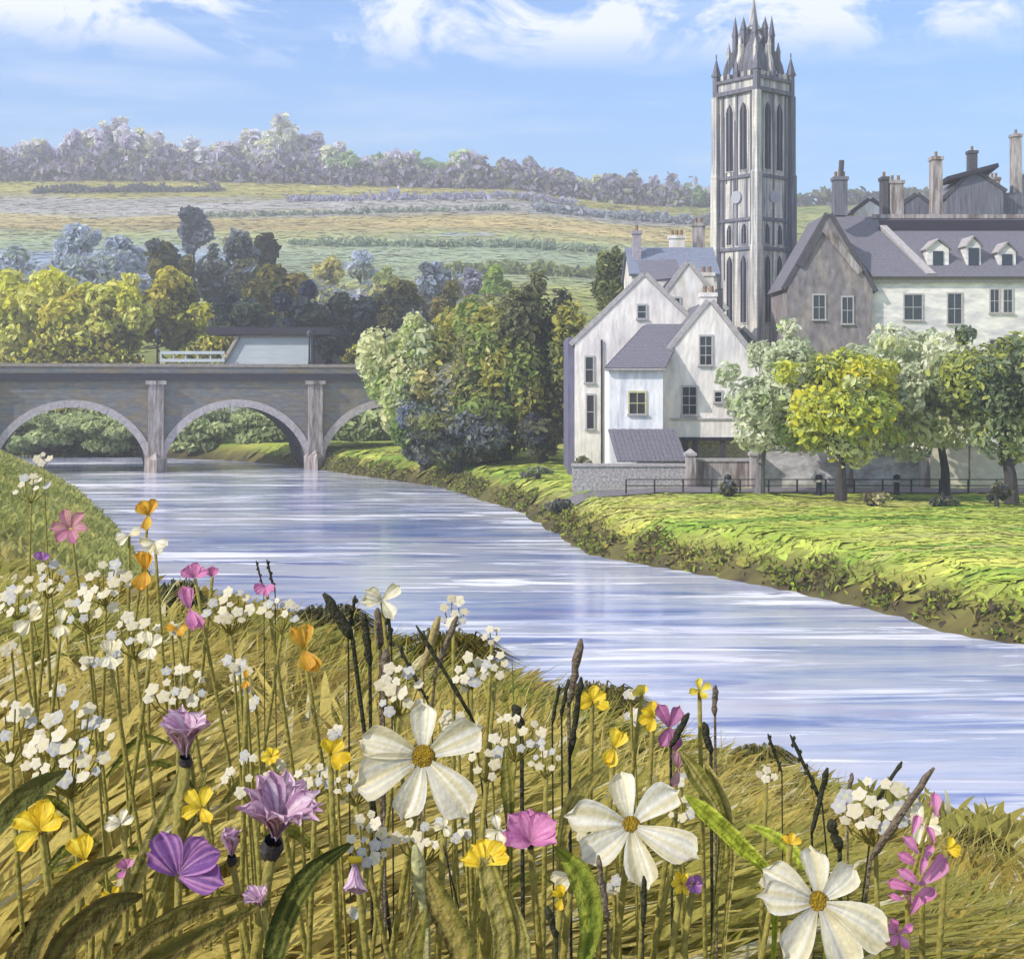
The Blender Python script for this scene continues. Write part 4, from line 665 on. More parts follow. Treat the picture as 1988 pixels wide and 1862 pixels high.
# ragged growth hanging over the far waterline
seg = FB[4:15]; ln = np.hypot(*(seg[1:] - seg[:-1]).T); cum = np.concatenate([[0], np.cumsum(ln)]); n = 15000; q = rng.random(n) * cum[-1]; X = np.interp(q, cum, seg[:, 0]); Y = np.interp(q, cum, seg[:, 1])
off = rng.random(n) * (.3 + 1.6 * vnoise(q, q * 0, .55, 61)); hgt = vnoise(q, q * 0 + 3, .7, 62); X = X + off * .75; Y = Y + off * .75; zt_ = zfar(np.stack([X, Y], 1)); Zs = np.maximum(zt_, .05) + rng.random(n) * .5 * hgt
k_ = hgt * 1.1 + rng.random(n) * .5 > .78
dabstuff('bank_undergrowth', np.column_stack([X, Y, Zs])[k_], .17, [c(140, 126, 78), c(176, 172, 84), c(100, 90, 64), c(190, 204, 84), c(150, 132, 96), c(112, 102, 84), c(160, 186, 70)], 'ragged brown and olive growth along the far waterline', 'undergrowth')
# ---------------------------------------------------------------- grass
def blades(base, h, w_, lean_dir, lean, cols, M=None):
    n = len(base); up = np.array([[0, 0, 1.]]); side = np.stack([np.cos(lean_dir[:, 1]), np.sin(lean_dir[:, 1]), np.zeros(n)], 1); ld = np.stack([np.cos(lean_dir[:, 0]), np.sin(lean_dir[:, 0]), np.zeros(n)], 1)
    h = h[:, None]; w_ = w_[:, None]; lean = lean[:, None]; rows = []
    tw_ = (rng.uniform(-.5, .5, n))[:, None] * side[:, ::-1] * np.array([[1, 1, 0]])
    for t, wv in ((0, .6), (.28, .95), (.52, 1.0), (.74, .85), (.9, .5)):
        p = base + up * h * (t - lean * .38 * t * t) + ld * h * lean * t * t; sd2 = side + tw_ * t; rows += [p - sd2 * w_ * .5 * wv, p + sd2 * w_ * .5 * wv]
    rows.append(base + up * h * (1 - lean * .38) + ld * h * lean * 1.02); V = np.stack(rows, 1)
    i = np.arange(n)[:, None] * 11; Ff = np.concatenate([i + [0, 1, 3, 2], i + [2, 3, 5, 4], i + [4, 5, 7, 6], i + [6, 7, 9, 8], i + [8, 9, 10]], 1).ravel(); S = np.tile([4, 4, 4, 4, 3], n)
    return V.reshape(-1, 3), Ff, S, np.repeat(cols, 11, 0)
M_grass = mat('grass_blades', attr=True, rough=.7, var=.16, scale=30, bump=.3, transl=.35, spec=.15)
def near_base(n, d0, d1, tmin=-.5, tmax=.5, pw=1.0):
    D_ = d0 + (d1 - d0) * rng.random(n) ** pw; t_ = rng.uniform(tmin, tmax, n); Pn = np.stack([t_ * D_, D_], 1); z = znear(Pn); k_ = inside(Pn, NP_) & (z > .15); return np.column_stack([Pn, z])[k_]
GP = np.array([c(192, 172, 82), c(212, 196, 114), c(170, 148, 64), c(136, 116, 56), c(142, 146, 58), c(222, 210, 156), c(104, 118, 44)])
def gcols(B):
    f_ = vnoise(B[:, 0] * 1.2 + B[:, 1] * .6, B[:, 1] * .9, 1.6, 11); g_ = vnoise(B[:, 0], B[:, 1], .8, 12); n = len(B); u = rng.random(n)
    idx = np.where(f_ + u * .5 < .42, 3, np.where(f_ + u * .5 < .62, 2, np.where(f_ + u * .5 < .95, 0, 1))); idx = np.where((g_ > .62) & (u < .5), np.where(u < .25, 4, 6), idx); idx = np.where(rng.random(n) < .06, 5, idx)
    return GP[idx] * lum(n, .2)
def add_grass(name, B, h, w_, lab, lean=(.3, 1.1), az=None):
    n = len(B); a0 = (az if az is not None else .35) + rng.normal(size=n) * .9
    V, Ff, S, Cc = blades(B, h, w_, np.stack([a0, rng.uniform(-.7, .7, n)], 1), rng.uniform(*lean, n), gcols(B)); o = link(name, mesh_np(name, V, Ff, S, M_grass, Cc)); return tag(o, lab, 'grass', None, 'stuff')
def strokes(name, B, h, w_, lab, lean):
    n = len(B); fl = vnoise(B[:, 0], B[:, 1], .9, 41) * 3.6 - .9 + rng.normal(size=n) * .45
    sm = mixc(c(168, 146, 62), c(222, 202, 116), np.clip(vnoise(B[:, 0] + .4 * B[:, 1], B[:, 1], 1.3, 42) * .9 + rng.normal(size=n) * .12, 0, 1)); dk = np.clip((vnoise(B[:, 0], B[:, 1], 1.0, 43) - .5) * 4, 0, 1)[:, None]; gn = np.clip((vnoise(B[:, 0], B[:, 1], .8, 44) - .5) * 4, 0, 1)[:, None]
    Cc = sm * (1 - dk * .8) + np.array(c(134, 112, 54))[None] * dk * .8; Cc = Cc * (1 - gn * .7) + np.array(c(142, 148, 66))[None] * gn * .7; pale = (rng.random(n) < .05)[:, None]; Cc = np.where(pale, np.array(c(226, 214, 170))[None], Cc) * lum(n, .11)
    V, Ff, S, Cc = blades(B, h, w_, np.stack([fl, rng.normal(size=n) * .6], 1), rng.uniform(*lean, n), Cc); return tag(link(name, mesh_np(name, V, Ff, S, M_grass, Cc)), lab, 'grass', None, 'stuff')
B = near_base(36000, .9, 7.5, pw=.75); strokes('grass', B, rng.uniform(.2, .46, len(B)) * np.interp(B[:, 1], [1.2, 2.5, 4, 6.5], [1.4, 1.9, 1.4, .8]), rng.uniform(.016, .052, len(B)) * np.interp(B[:, 1], [1, 3], [.7, 1]), 'broad ochre-olive grass swept over in the foreground', (.5, 1.5))
B = near_base(11000, 1.2, 8, pw=.8); add_grass('fine_grass', B, rng.uniform(.2, .5, len(B)), rng.uniform(.004, .009, len(B)), 'fine straw and olive grass between the broad leaves')
B = near_base(24000, 6.5, 22, pw=.9); strokes('slope_grass', B, rng.uniform(.12, .27, len(B)), rng.uniform(.03, .08, len(B)), 'ochre grass on the slope falling to the river', (.5, 1.5))
B = near_base(30000, 18, 105, -.55, -.08, 1.1); Cg = mixc(c(140, 150, 66), c(212, 206, 120), vnoise(B[:, 0], B[:, 1], .3, 3)); kk = np.clip((B[:, 1] - 28) / 20, 0, 1)[:, None]; Cg = (Cg * kk + mixc(c(160, 142, 70), c(206, 190, 120), vnoise(B[:, 0], B[:, 1], .9, 5)) * (1 - kk)) * lum(len(B), .15)
V, Ff, S, Cc = blades(B, rng.uniform(.15, .45, len(B)), rng.uniform(.05, .13, len(B)), np.stack([rng.uniform(-3, 3, len(B)), rng.uniform(-.6, .6, len(B))], 1), rng.uniform(.2, .9, len(B)), Cg); tag(link('bank_grass', mesh_np('bank_grass', V, Ff, S, M_grass, Cc)), 'bright green grass on the near bank towards the bridge', 'grass', None, 'stuff')
# lawn grass and reeds of the far bank
n = 60000; X = rng.uniform(-24, 48, n); Y = rng.uniform(32, 128, n); Pn = np.stack([X, Y], 1); d = sd(Pn, FB); k_ = inside(Pn, FP_) & (Y < 76 + np.clip(-X * 2, 0, 50)) & (d > .2) & (rng.random(n) < np.where(d < 3, .9, .0)); Pn = Pn[k_]; d = d[k_]
B = np.column_stack([Pn, zfar(Pn)]); n = len(B); tt = np.clip(vnoise(B[:, 0] * .35, B[:, 1], .55, 4) * .7 + vnoise(B[:, 0] * .5, B[:, 1] * 2, .9, 5) * .4, 0, 1); Cg = mixc(c(112, 158, 36), c(208, 206, 90), tt)
eb = np.clip(1 - (d - 1) / 1.4, 0, 1) * (rng.random(n) < .75); Cg = Cg * (1 - eb[:, None]) + mixc(c(88, 78, 50), c(160, 154, 74), rng.random(n)) * eb[:, None]; Cg *= lum(n, .2)
V, Ff, S, Cc = blades(B, np.where(d < 1.6, rng.uniform(.12, .36, n), rng.uniform(.04, .10, n)), np.where(d < 1.6, rng.uniform(.05, .11, n), rng.uniform(.06, .16, n)), np.stack([rng.uniform(-3, 3, n), rng.uniform(-.5, .5, n)], 1), rng.uniform(.2, .9, n), Cg)
tag(link('lawn_grass', mesh_np('lawn_grass', V, Ff, S, M_grass, Cc)), 'lime green mown grass and brownish edge growth of the far bank', 'grass', None, 'stuff')
# ---------------------------------------------------------------- flowers
M_petal = mat('petals', attr=True, rough=.5, var=.08, scale=60, bump=.15, transl=.34); M_stem = mat('flower_stem', c(146, 134, 62), rough=.7, var=.3, scale=40, bump=.3); M_dstem = mat('dark_stalk', c(60, 60, 40), rough=.8, var=.4, scale=60, bump=.6); M_bstem = mat('dry_brown_stalk', c(128, 112, 92), rough=.8, var=.35, scale=60, bump=.6); M_disc = mat('yellow_disc', c(232, 188, 40), rough=.8, var=.25, scale=160, bump=1, col2=c(190, 150, 44)); M_calyx = mat('dark_calyx', c(64, 58, 62), rough=.7, var=.2, scale=40)
M_bleaf = mat('broad_leaf', attr=True, rough=.8, var=.22, scale=26, bump=.6, transl=.3, spec=.15)
WHT = [c(238, 228, 198, .88), c(224, 208, 160, .84), c(200, 196, 188, .82), c(242, 236, 222, .88), c(208, 194, 146, .84), c(230, 222, 204, .86)]; CRM = [c(236, 226, 196, .95), c(220, 204, 156, .9), c(240, 236, 224, .95), c(206, 190, 130, .9)]; UMB = [c(236, 230, 220, .8), c(222, 218, 224, .76), c(230, 216, 184, .78), c(238, 226, 200, .8), c(210, 206, 204, .74)]
LILAC = [c(204, 164, 184, .95), c(240, 222, 228, .95), c(170, 112, 166), c(190, 148, 170), c(226, 196, 208, .95)]; PURP = [c(146, 92, 162), c(160, 106, 170), c(222, 160, 200), c(118, 74, 140)]; PNK = [c(222, 138, 184), c(236, 168, 200), c(206, 112, 170), c(228, 150, 190)]; YLW = [c(238, 204, 44, .9), c(224, 176, 30, .9), c(244, 220, 80, .9)]; ORG = [c(226, 170, 50, .9), c(206, 140, 36, .9), c(214, 190, 80, .9)]
def petal_mesh(Lg, Wd, pal, cup=.2, back=.1, blunt=.5, seed=0, b0w=.2):
    r = random.Random(seed); nu, nv = 9, 12; V = []; CO = []; cols = [np.array(pal[r.randrange(len(pal))]) * r.uniform(.88, 1.06) for _ in range(nv + 1)]; b0 = np.array(pal[0]); ph = r.uniform(0, 6); sk = r.uniform(-.15, .15)
    for i in range(nu + 1):
        t = i / nu; wp = (b0w + (1 - b0w) * math.sin(min(1, t * 1.25) * math.pi / 2) ** 1.1) * (1 if t < .72 else math.sqrt(max(0, 1 - ((t - .72) / .285) ** 2)) * (1 - blunt) + blunt * (1 - ((t - .72) / .28) ** 4 * .75))
        for j in range(nv + 1):
            v = j / nv * 2 - 1; x = Lg * (t - (.035 * math.cos(v * 4 + ph) + .05 * v * v) * max(0, (t - .7) / .3)); y = Wd * .5 * v * wp + sk * Lg * t * t
            z = cup * Wd * (v * v * wp) + Lg * (back * math.sin(t * 2.6) - .12 * t * t * (1 - abs(v))) + .022 * Wd * math.sin(v * 7 + ph) * t
            V.append((x, y, z)); CO.append(cols[j] * (.72 + .28 * min(1, t * 3)) if i < 3 else cols[j] * .7 + b0 * .3)
    n = nv + 1; Fq = [(i * n + j, (i + 1) * n + j, (i + 1) * n + j + 1, i * n + j + 1) for i in range(nu) for j in range(nv)]
    return mesh_np('petal', V, Fq, [4] * len(Fq), M_petal, np.array(CO), True)
def frame(ax, roll=0):
    z = Vector(ax).normalized(); x = Vector((1, 0, 0)); x = (x - z * x.dot(z)).normalized(); y = z.cross(x); M = Matrix((x, y, z)).transposed().to_4x4(); return M @ Matrix.Rotation(roll, 4, 'Z')
def base_of(hd, dx, dy):
    bx, by = hd.x + dx, hd.y + dy; return Vector((bx, by, zg(bx, by, False)))
def stem(root, top, r=.003, m=None, name='stem', bend=None, leaves=1, lc=None):
    L_ = top.length; bend = bend if bend is not None else random.uniform(-.06, .06); pts = [Vector((0, 0, -.04)), Vector((bend * .4, 0, L_ * .3)), top * .68 + Vector((bend, .0, 0)), top * .9 + Vector((bend * .3, 0, 0)), top]
    b = MB(); b.tube(pts, [r * 1.5, r * 1.3, r, r, r * .9], 6); b.build(name, m or M_stem, root, True)
    for i in range(leaves):
        t = random.uniform(.35, .7); p = top * t + Vector((bend, 0, 0)) * t; s_ = random.choice((-1, 1)); Lf = random.uniform(.08, .15)
        leaf(root, [p, p + Vector((s_ * Lf * .5, -.02, Lf * .55)), p + Vector((s_ * Lf * .95, -.03, Lf * .5))], [.004, .017, .001], lc or [c(112, 118, 44), c(146, 136, 64), c(84, 92, 34)], 'leaf')
def leaf(root, pts, wds, pal, name='leaf', n=12, across=5, wdir=None):
    # smooth ribbon through control points
    pts = [Vector(p) for p in pts]; V = []; CO = []; cols = [np.array(random.choice(pal)) * random.uniform(.85, 1.15) for _ in range(across)]
    def cr_(t):
        m = len(pts) - 1; k = min(int(t * m), m - 1); u = t * m - k; p0 = pts[max(k - 1, 0)]; p1 = pts[k]; p2 = pts[k + 1]; p3 = pts[min(k + 2, m)]
        return .5 * ((2 * p1) + (p2 - p0) * u + (2 * p0 - 5 * p1 + 4 * p2 - p3) * u * u + (3 * p1 - p0 - 3 * p2 + p3) * u ** 3)
    for i in range(n + 1):
        t = i / n; p = cr_(t); d_ = (cr_(min(1, t + .02)) - cr_(max(0, t - .02))).normalized(); vdir = Vector((0, -1, .15)); s_ = d_.cross(vdir).normalized(); nn = s_.cross(d_)
        w_ = np.interp(t, np.linspace(0, 1, len(wds)), wds)
        for j in range(across):
            v = j / (across - 1) * 2 - 1; V.append(p + s_ * v * w_ * .5 + nn * (w_ * .16 * v * v)); CO.append(cols[j] * (1 + .1 * math.sin(t * 9 + j)))
    Fq = [(i * across + j, i * across + j + 1, (i + 1) * across + j + 1, (i + 1) * across + j) for i in range(n) for j in range(across - 1)]
    return link(name, mesh_np(name, [tuple(v) for v in V], Fq, [4] * len(Fq), M_bleaf, np.array(CO), True), root)
SEED = [0]
def flower(label, px, py, D, dpx, angs, pal, ax=(0, -.85, .5), elev=8, wr=.5, disc=.16, name='daisy', cat='flower', lens=None, dm=None, group=None, dx=0, dy=.12, calyx=None, cup=.13, blunt=.5, sm=None, back=.1, sr=.0032):
    hd = P(px, py, D); base = base_of(hd, dx, dy); root = thing(name, label, cat, base, 0, group); rad = dpx / F * D / 2; top = hd - base; Fm = Matrix.Translation(top) @ frame(ax)
    for i, a in enumerate(angs):
        SEED[0] += 1; ln = rad * (lens[i] if lens else random.uniform(.88, 1.05)); e = elev[i] if isinstance(elev, (list, tuple)) else elev + random.uniform(-5, 5)
        me = petal_mesh(ln, ln * wr * random.uniform(.9, 1.1), pal, cup=cup, blunt=blunt, seed=SEED[0], back=back); o = link('petal', me, root)
        o.matrix_local = Fm @ Matrix.Rotation(R(a), 4, 'Z') @ Matrix.Rotation(-R(e), 4, 'Y') @ Matrix.Translation((rad * disc * .3 + .0004 * i, 0, .0006 * i))
    if disc and dm is not False:
        b = MB(); r = rad * disc; b.lathe([(r * .8, -r * .3), (r * .85, 0), (r * .7, r * .3), (r * .4, r * .42), (.0001, r * .36)], 14); b.v = [tuple(Fm @ Vector(v)) for v in b.v]; b.build('flower_centre', dm or M_disc, root, True)
    if calyx:
        b = MB(); r = rad * calyx; b.lathe([(.001, -r * 2.2), (r * .6, -r * 1.6), (r * .9, -r * .5), (r * .7, r * .3)], 9); b.v = [tuple(Fm @ Vector(v)) for v in b.v]; b.build('calyx', M_calyx, root, True)
    stem(root, Fm @ Vector((0, 0, -rad * .1)), r=sr, m=sm, leaves=1); return root
def ring(n, off=0): return [off + i * 360 / n for i in range(n)]
def spread(a0, a1, n): return [a0 + (a1 - a0) * i / (n - 1) for i in range(n)]
# the large white daisies
flower('largest white daisy, petals spread wide, at the centre of the meadow', 822, 1470, 1.35, 232, [92, 28, 160, 198, 258, 312], WHT, (0.02, -.93, .3), 4, .6, .27, lens=[.8, 1.0, 1.0, 1.12, .95, 1.12], blunt=.75)
flower('white daisy seen half from the side, right of the pink flower', 1225, 1603, 1.25, 226, [105, 42, 168, 222, 275, 328], WHT, (-.05, -.85, .5), 6, .58, .22, lens=[.85, .95, 1.05, 1.0, 1.0, 1.15], blunt=.7, dx=.02)
flower('drooping white daisy with seven petals near the lower right corner', 1588, 1752, 1.2, 226, [86, 38, 150, 178, 232, 290, 335], WHT, (0, -.9, .42), 2, .58, .25, lens=[.85, .8, .95, .95, 1.05, 1.1, 1.15], blunt=.75)
# lilac and purple cups (axis tilted up; petals raised)
UP = (0.05, -.42, .9)
flower('lilac cup flower on a tall olive stem, left of the big daisy', 360, 1472, 1.3, 196, ring(9, 10), LILAC, UP, 58, .62, .2, 'cup_flower', dm=False, calyx=.16, blunt=.45, back=.18, sr=.006, dx=-.09)
flower('widest lilac flower with many narrow streaked petals and a dark calyx', 530, 1636, 1.2, 262, ring(16, 5), LILAC, (.22, -.5, .84), 54, .38, .2, 'cup_flower', dm=False, calyx=.2, blunt=.3, back=.14, sr=.005, dx=-.04)
flower('small upright lilac bud left of the widest lilac flower', 450, 1664, 1.22, 118, ring(6), LILAC, (0, -.3, .95), 72, .6, .2, 'cup_flower', dm=False, calyx=.2, back=.12)
flower('deep purple open flower with pink-edged petals near the lower left', 345, 1700, 1.2, 190, [150, 112, 60, 20, -15], PURP, (0.1, -.8, .6), 18, .66, .1, 'purple_flower', dm=False, lens=[.75, .9, .85, .95, 1.0])
flower('small pale lilac flower below the widest lilac flower', 510, 1762, 1.18, 100, ring(6), LILAC, (-.3, -.5, .8), 55, .6, .2, 'cup_flower', dm=False)
flower('lilac bell with a yellow throat under the round white umbel', 690, 1668, 1.2, 116, ring(6, 15), LILAC, (0, -.35, -.9), 64, .6, .3, 'bell_flower', dm=mat('yellow_throat', c(220, 190, 50)))
flower('small round violet flower beside a yellow one, below the half-side daisy', 1347, 1718, 1.25, 42, ring(6), PURP, (0, -.9, .4), 25, .8, .1, 'violet_flower', dm=False)
flower('pink-violet flower before the water at the right, next to a yellow one', 1300, 1412, 1.7, 96, [120, 62, 240, 285], [c(196, 120, 160), c(170, 96, 150), c(206, 140, 176)], (.1, -.9, .3), 14, .6, .08, 'pink_flower', dm=False)
flower('faded pink flower below the pink-violet one', 1316, 1492, 1.6, 74, [100, 70, 255], [c(196, 150, 150), c(180, 130, 140)], (0, -.9, .3), 14, .5, .08, 'pink_flower', dm=False)
flower('clear pink flower with crowded petals at bottom centre', 1030, 1640, 1.22, 138, [170, 130, 95, 60, 25, 215, 325], PNK, (0, -.62, .75), 34, .72, .1, 'pink_flower', dm=False, blunt=.7, calyx=.12)
flower('pale pink ring-shaped flower at the far left by the river bend', 137, 1028, 3.0, 78, ring(6), [c(206, 140, 160), c(214, 176, 130), c(196, 110, 150)], (0, -.85, .5), 20, .6, .16, 'pink_flower', dm=mat('olive_disc', c(176, 160, 70)))
flower('pink flower with spread petals above the left umbels', 378, 1122, 2.4, 62, [160, 120, 70, 20], PNK, (0, -.8, .5), 30, .7, .1, 'pink_flower', dm=False)
flower('pink flower standing right beside another pink one, over the river edge', 412, 1120, 2.45, 42, [130, 90, 50], PNK, (.1, -.8, .5), 40, .8, .1, 'pink_flower', dm=False)
flower('tiny bright pink flower at the edge of the purple one', 245, 1687, 1.2, 44, [100, 60, 140, 250], PNK, (0, -.9, .4), 20, .7, .1, 'pink_flower', dm=False)
flower('crescent-shaped pink flower among dark stalks at the river edge', 516, 1138, 2.3, 52, [200, 240, 290, 330], PNK, (0, -.85, .4), 24, .7, .1, 'pink_flower', dm=False)
flower('small magenta flower at the left edge above the umbels', 82, 1088, 2.5, 38, [30, 80, 140], PURP[:3], (0, -.85, .4), 24, .7, .1, 'violet_flower', dm=False)
flower('small pink flower at the bottom right near the picture corner', 1742, 1812, 1.2, 62, [150, 110, 230, 300, 20], PNK, (0, -.9, .4), 20, .6, .1, 'pink_flower', dm=False)
flower('drooping pink flower hanging in two petals below the pink pair on the left', 368, 1182, 2.2, 92, [115, 100, 285, 300], PNK, (.1, -.9, .3), 12, .55, .08, 'pink_flower', dm=False)
# yellow flowers
for (lab, px, py, D, d_, ag, pal, ax) in [
    ('large yellow flower at the lower left edge', 78, 1612, 1.25, 108, [150, 110, 70, 20, 230], YLW, (0, -.85, .5)), ('yellow flower with drooping lower petals, second from the left edge', 165, 1668, 1.22, 92, [120, 80, 250, 300], YLW, (0, -.85, .4)),
    ('yellow star-shaped flower right of the lilac cup stem', 392, 1568, 1.3, 84, [75, 140, 200, 300], YLW, (0, -.85, .4)), ('small golden flower low between yellow and purple flowers', 218, 1742, 1.2, 50, [160, 60, 330], YLW, (0, -.85, .4)),
    ('ragged yellow flower at the bottom left above the dark leaves', 178, 1788, 1.2, 60, [30, 70, 120, 180], YLW, (0, -.7, .6)), ('orange-yellow flower hanging in a curl, left of the dark stalks', 590, 1262, 1.9, 96, [125, 95, 280, 300], ORG, (.2, -.85, .3)),
    ('small orange flower on a dark stem left of centre', 478, 1320, 1.7, 36, [250, 290, 90], ORG, (0, -.85, .3)), ('amber upright flower among the left umbels', 283, 1108, 2.5, 78, [80, 100, 260, 280], ORG, (0, -.9, .3)),
    ('amber flower standing before the water at the upper left', 288, 1000, 2.9, 62, [60, 110, 150, 280], ORG, (0, -.9, .3)), ('lemon yellow flower turned away, above the big daisy on its left', 642, 1465, 1.4, 74, [120, 60, 300, 340], YLW, (.3, -.85, .4)),
    ('tiny lemon flower among white blossoms left of the big daisy', 527, 1468, 1.5, 36, ring(7), YLW, (0, -.9, .4)), ('ragged yellow flower at the river edge right of the dark stalks', 1150, 1362, 1.8, 64, [150, 90, 30, 210, 330], YLW, (0, -.9, .4)),
    ('pale yellow flower alone before the water', 1246, 1350, 1.85, 44, [60, 110, 160], YLW[2:] + ORG[2:], (0, -.9, .4)), ('pale yellow flower farthest right before the water', 1358, 1340, 1.9, 46, [100, 200, 300, 20], YLW[2:] + ORG[2:], (0, -.9, .4)),
    ('yellow flower touching the pink-violet flower by the water', 1268, 1392, 1.72, 60, [100, 150, 200, 260], YLW, (0, -.9, .4)), ('tall yellow-green flower below the river edge, right of centre', 1192, 1452, 1.55, 74, [80, 50, 260, 230], YLW, (0, -.9, .3)),
    ('flat-topped yellow flower left below the clear pink one', 942, 1682, 1.2, 100, [170, 130, 90, 50, 10], YLW, (0, -.6, .75)), ('little yellow flower left of the small violet one', 1322, 1714, 1.25, 44, ring(6), YLW, (0, -.9, .4)),
    ('orange-yellow blossom above the drooping daisy', 1534, 1640, 1.3, 46, [80, 140, 20], ORG[:1] + YLW, (0, -.8, .5)), ('yellow blossom behind the pink spike', 1838, 1648, 1.35, 50, [0, 330, 60], YLW, (0, -.9, .3)),
    ('faded yellow flower under a dark stalk at bottom centre', 1090, 1742, 1.2, 48, [90, 140, 250], YLW[:2], (0, -.9, .3)), ('ochre flower half hidden behind the curled pink one on the left', 345, 1222, 2.0, 46, [180, 0, 300], ORG, (0, -.8, .5))]:
    flower(lab, px, py, D, d_, ag, pal, ax, 16, .72, .14, 'yellow_flower', blunt=.6)
# umbels of small white florets
def floret_mesh(k):
    r = random.Random(k); b = MB(); V_ = [(0, 0, .05)]; n = 20; ph = r.uniform(0, 6)
    for j in range(n): a = 2 * math.pi * j / n; q = 1 + .13 * math.cos(a * 5 + ph) + r.uniform(-.07, .07); V_.append((q * math.cos(a), q * math.sin(a), .05 + .08 * math.cos(a * 5 + ph)))
    for j in range(n): a = 2 * math.pi * j / n; V_.append((.45 * math.cos(a), .45 * math.sin(a), .13 + r.uniform(-.03, .03)))
    F_ = [(0, 21 + j, 21 + (j + 1) % n) for j in range(n)] + [(21 + j, 1 + j, 1 + (j + 1) % n, 21 + (j + 1) % n) for j in range(n)]
    cc = np.array([(.62, .6, .3)] + [UMB[r.randrange(5)]] * 40); sz = [len(f) for f in F_]
    return mesh_np('floret', V_, [i for f in F_ for i in f], sz, M_petal, cc, True)
FLM = [floret_mesh(i) for i in range(9)]
def umbel(label, px, py, D, wpx, hpx, n, fpx=24, name='umbel_flower', dome=.35, group=None, flip=1):
    hd = P(px, py + hpx * .3, D); s = D / F; base = base_of(hd, random.uniform(-.05, .05), .1); root = thing(name, label, 'wildflower', base, 0, group); top = hd - base; neck = top - Vector((0, 0, wpx * s * .45)); b = MB(); placed = []
    tries = 0
    while len(placed) < n and tries < 4000:
        tries += 1; a = random.uniform(0, 2 * math.pi); r = math.sqrt(random.random()); q = Vector((math.cos(a) * r * wpx / 2 * s, math.sin(a) * r * wpx / 3.2 * s, 0)); q.z = (hpx * .62 * s) * (1 - r * r) - math.sin(a) * r * hpx * -.28 * s + random.uniform(-.06, .06) * hpx * s
        if all((Vector((q.x, q.z)) - Vector((p.x, p.z))).length > fpx * s * .62 for p in placed): placed.append(q)
    for i, q in enumerate(placed):
        o = link('floret', FLM[(i * 7) % 9], root, top + q, (R(random.uniform(35, 75)), R(random.uniform(-30, 10)) + q.x * 2, random.uniform(0, 6)), [fpx * s * .42 * random.uniform(.6, 1.2)] * 3); o.rotation_mode = 'ZYX'; b.tube([neck, (neck + top + q) / 2 + Vector((q.x * .25, 0, 0)), top + q], .0007 + .0002 * D, 3)
    o = b.build('rays', M_stem, root); o['kind'] = 'stuff'; stem(root, neck, r=.0028, leaves=1); return root
for a_ in [('white umbel at the upper left, third of the row over the grass slope', 92, 1112, 2.5, 78, 52, 11, 24), ('small white umbel touching the left edge of the meadow', 34, 1158, 2.4, 64, 56, 9, 24), ('full white umbel with cream lower petals, right of the left-edge pair', 205, 1118, 2.35, 90, 66, 14, 26),
    ('cream-white umbel just below the full one at the upper left', 172, 1168, 2.2, 96, 60, 12, 28), ('white umbel at the river edge beneath the pink pair', 448, 1170, 2.3, 108, 50, 14, 25), ('white umbel left of the thick dark stalk', 546, 1180, 2.25, 86, 48, 9, 23),
    ('loose cream umbel in the middle of the left slope', 262, 1218, 2.0, 100, 56, 10, 30), ('white umbel on a bright stem above the lilac cup flower', 345, 1322, 1.7, 130, 66, 14, 27), ('huge white umbel at the left side of the meadow', 138, 1425, 1.45, 178, 150, 26, 34),
    ('second large umbel cut by the left picture edge', 22, 1405, 1.5, 110, 110, 14, 32), ('white flower cluster just left of the big daisy', 492, 1488, 1.5, 130, 70, 15, 24), ('low white cluster between lilac flower and big daisy', 612, 1500, 1.45, 80, 40, 8, 26),
    ('round white umbel with a yellow spot, below the big daisy', 712, 1618, 1.22, 76, 96, 17, 26), ('flat arching white umbel on a thick pale stem at bottom centre', 822, 1610, 1.25, 130, 44, 12, 27), ('white cluster right of the big daisy', 945, 1468, 1.45, 70, 70, 8, 28),
    ('white cluster below the short dark stalks', 1000, 1412, 1.6, 110, 60, 12, 24), ('cream-white cluster under the crossing dark stalks', 775, 1322, 1.75, 90, 90, 14, 28), ('white blossom tuft at the tip of the crossing brown stalks before the water', 880, 1178, 2.0, 62, 44, 8, 26),
    ('small white tuft at the river edge right of the crossing stalks', 955, 1225, 2.0, 34, 34, 5, 22), ('white cluster with a dark bud, right of the crossing stalks', 915, 1292, 1.8, 64, 56, 8, 28), ('small white cluster beside the cluster with the dark bud', 962, 1280, 1.8, 40, 50, 6, 24),
    ('small pale cluster far right above the half-side daisy', 1322, 1428 + 130, 1.5, 50, 40, 6, 24), ('white cluster in the olive patch left of the half-side daisy', 1060, 1470, 1.55, 60, 50, 8, 20), ('broad white umbel before the water left of the pink spike', 1700, 1545, 1.45, 170, 80, 20, 34),
    ('small cream umbel at the left end of the drooping daisy', 1500, 1700, 1.25, 50, 40, 6, 26), ('tiny white umbel on the dark olive hummock by the water', 1487, 1478 + 20, 1.6, 34, 24, 4, 20), ('pale umbel on the far left bank beside the water', 60, 938, 4.2, 64, 36, 8, 22), ('white blossoms at the left waterline below the arch', 84, 888, 4.6, 26, 20, 4, 18), ('loose white blossoms low at the right of the widest lilac flower', 690, 1515, 1.35, 90, 30, 8, 22)]:
    umbel(*a_)
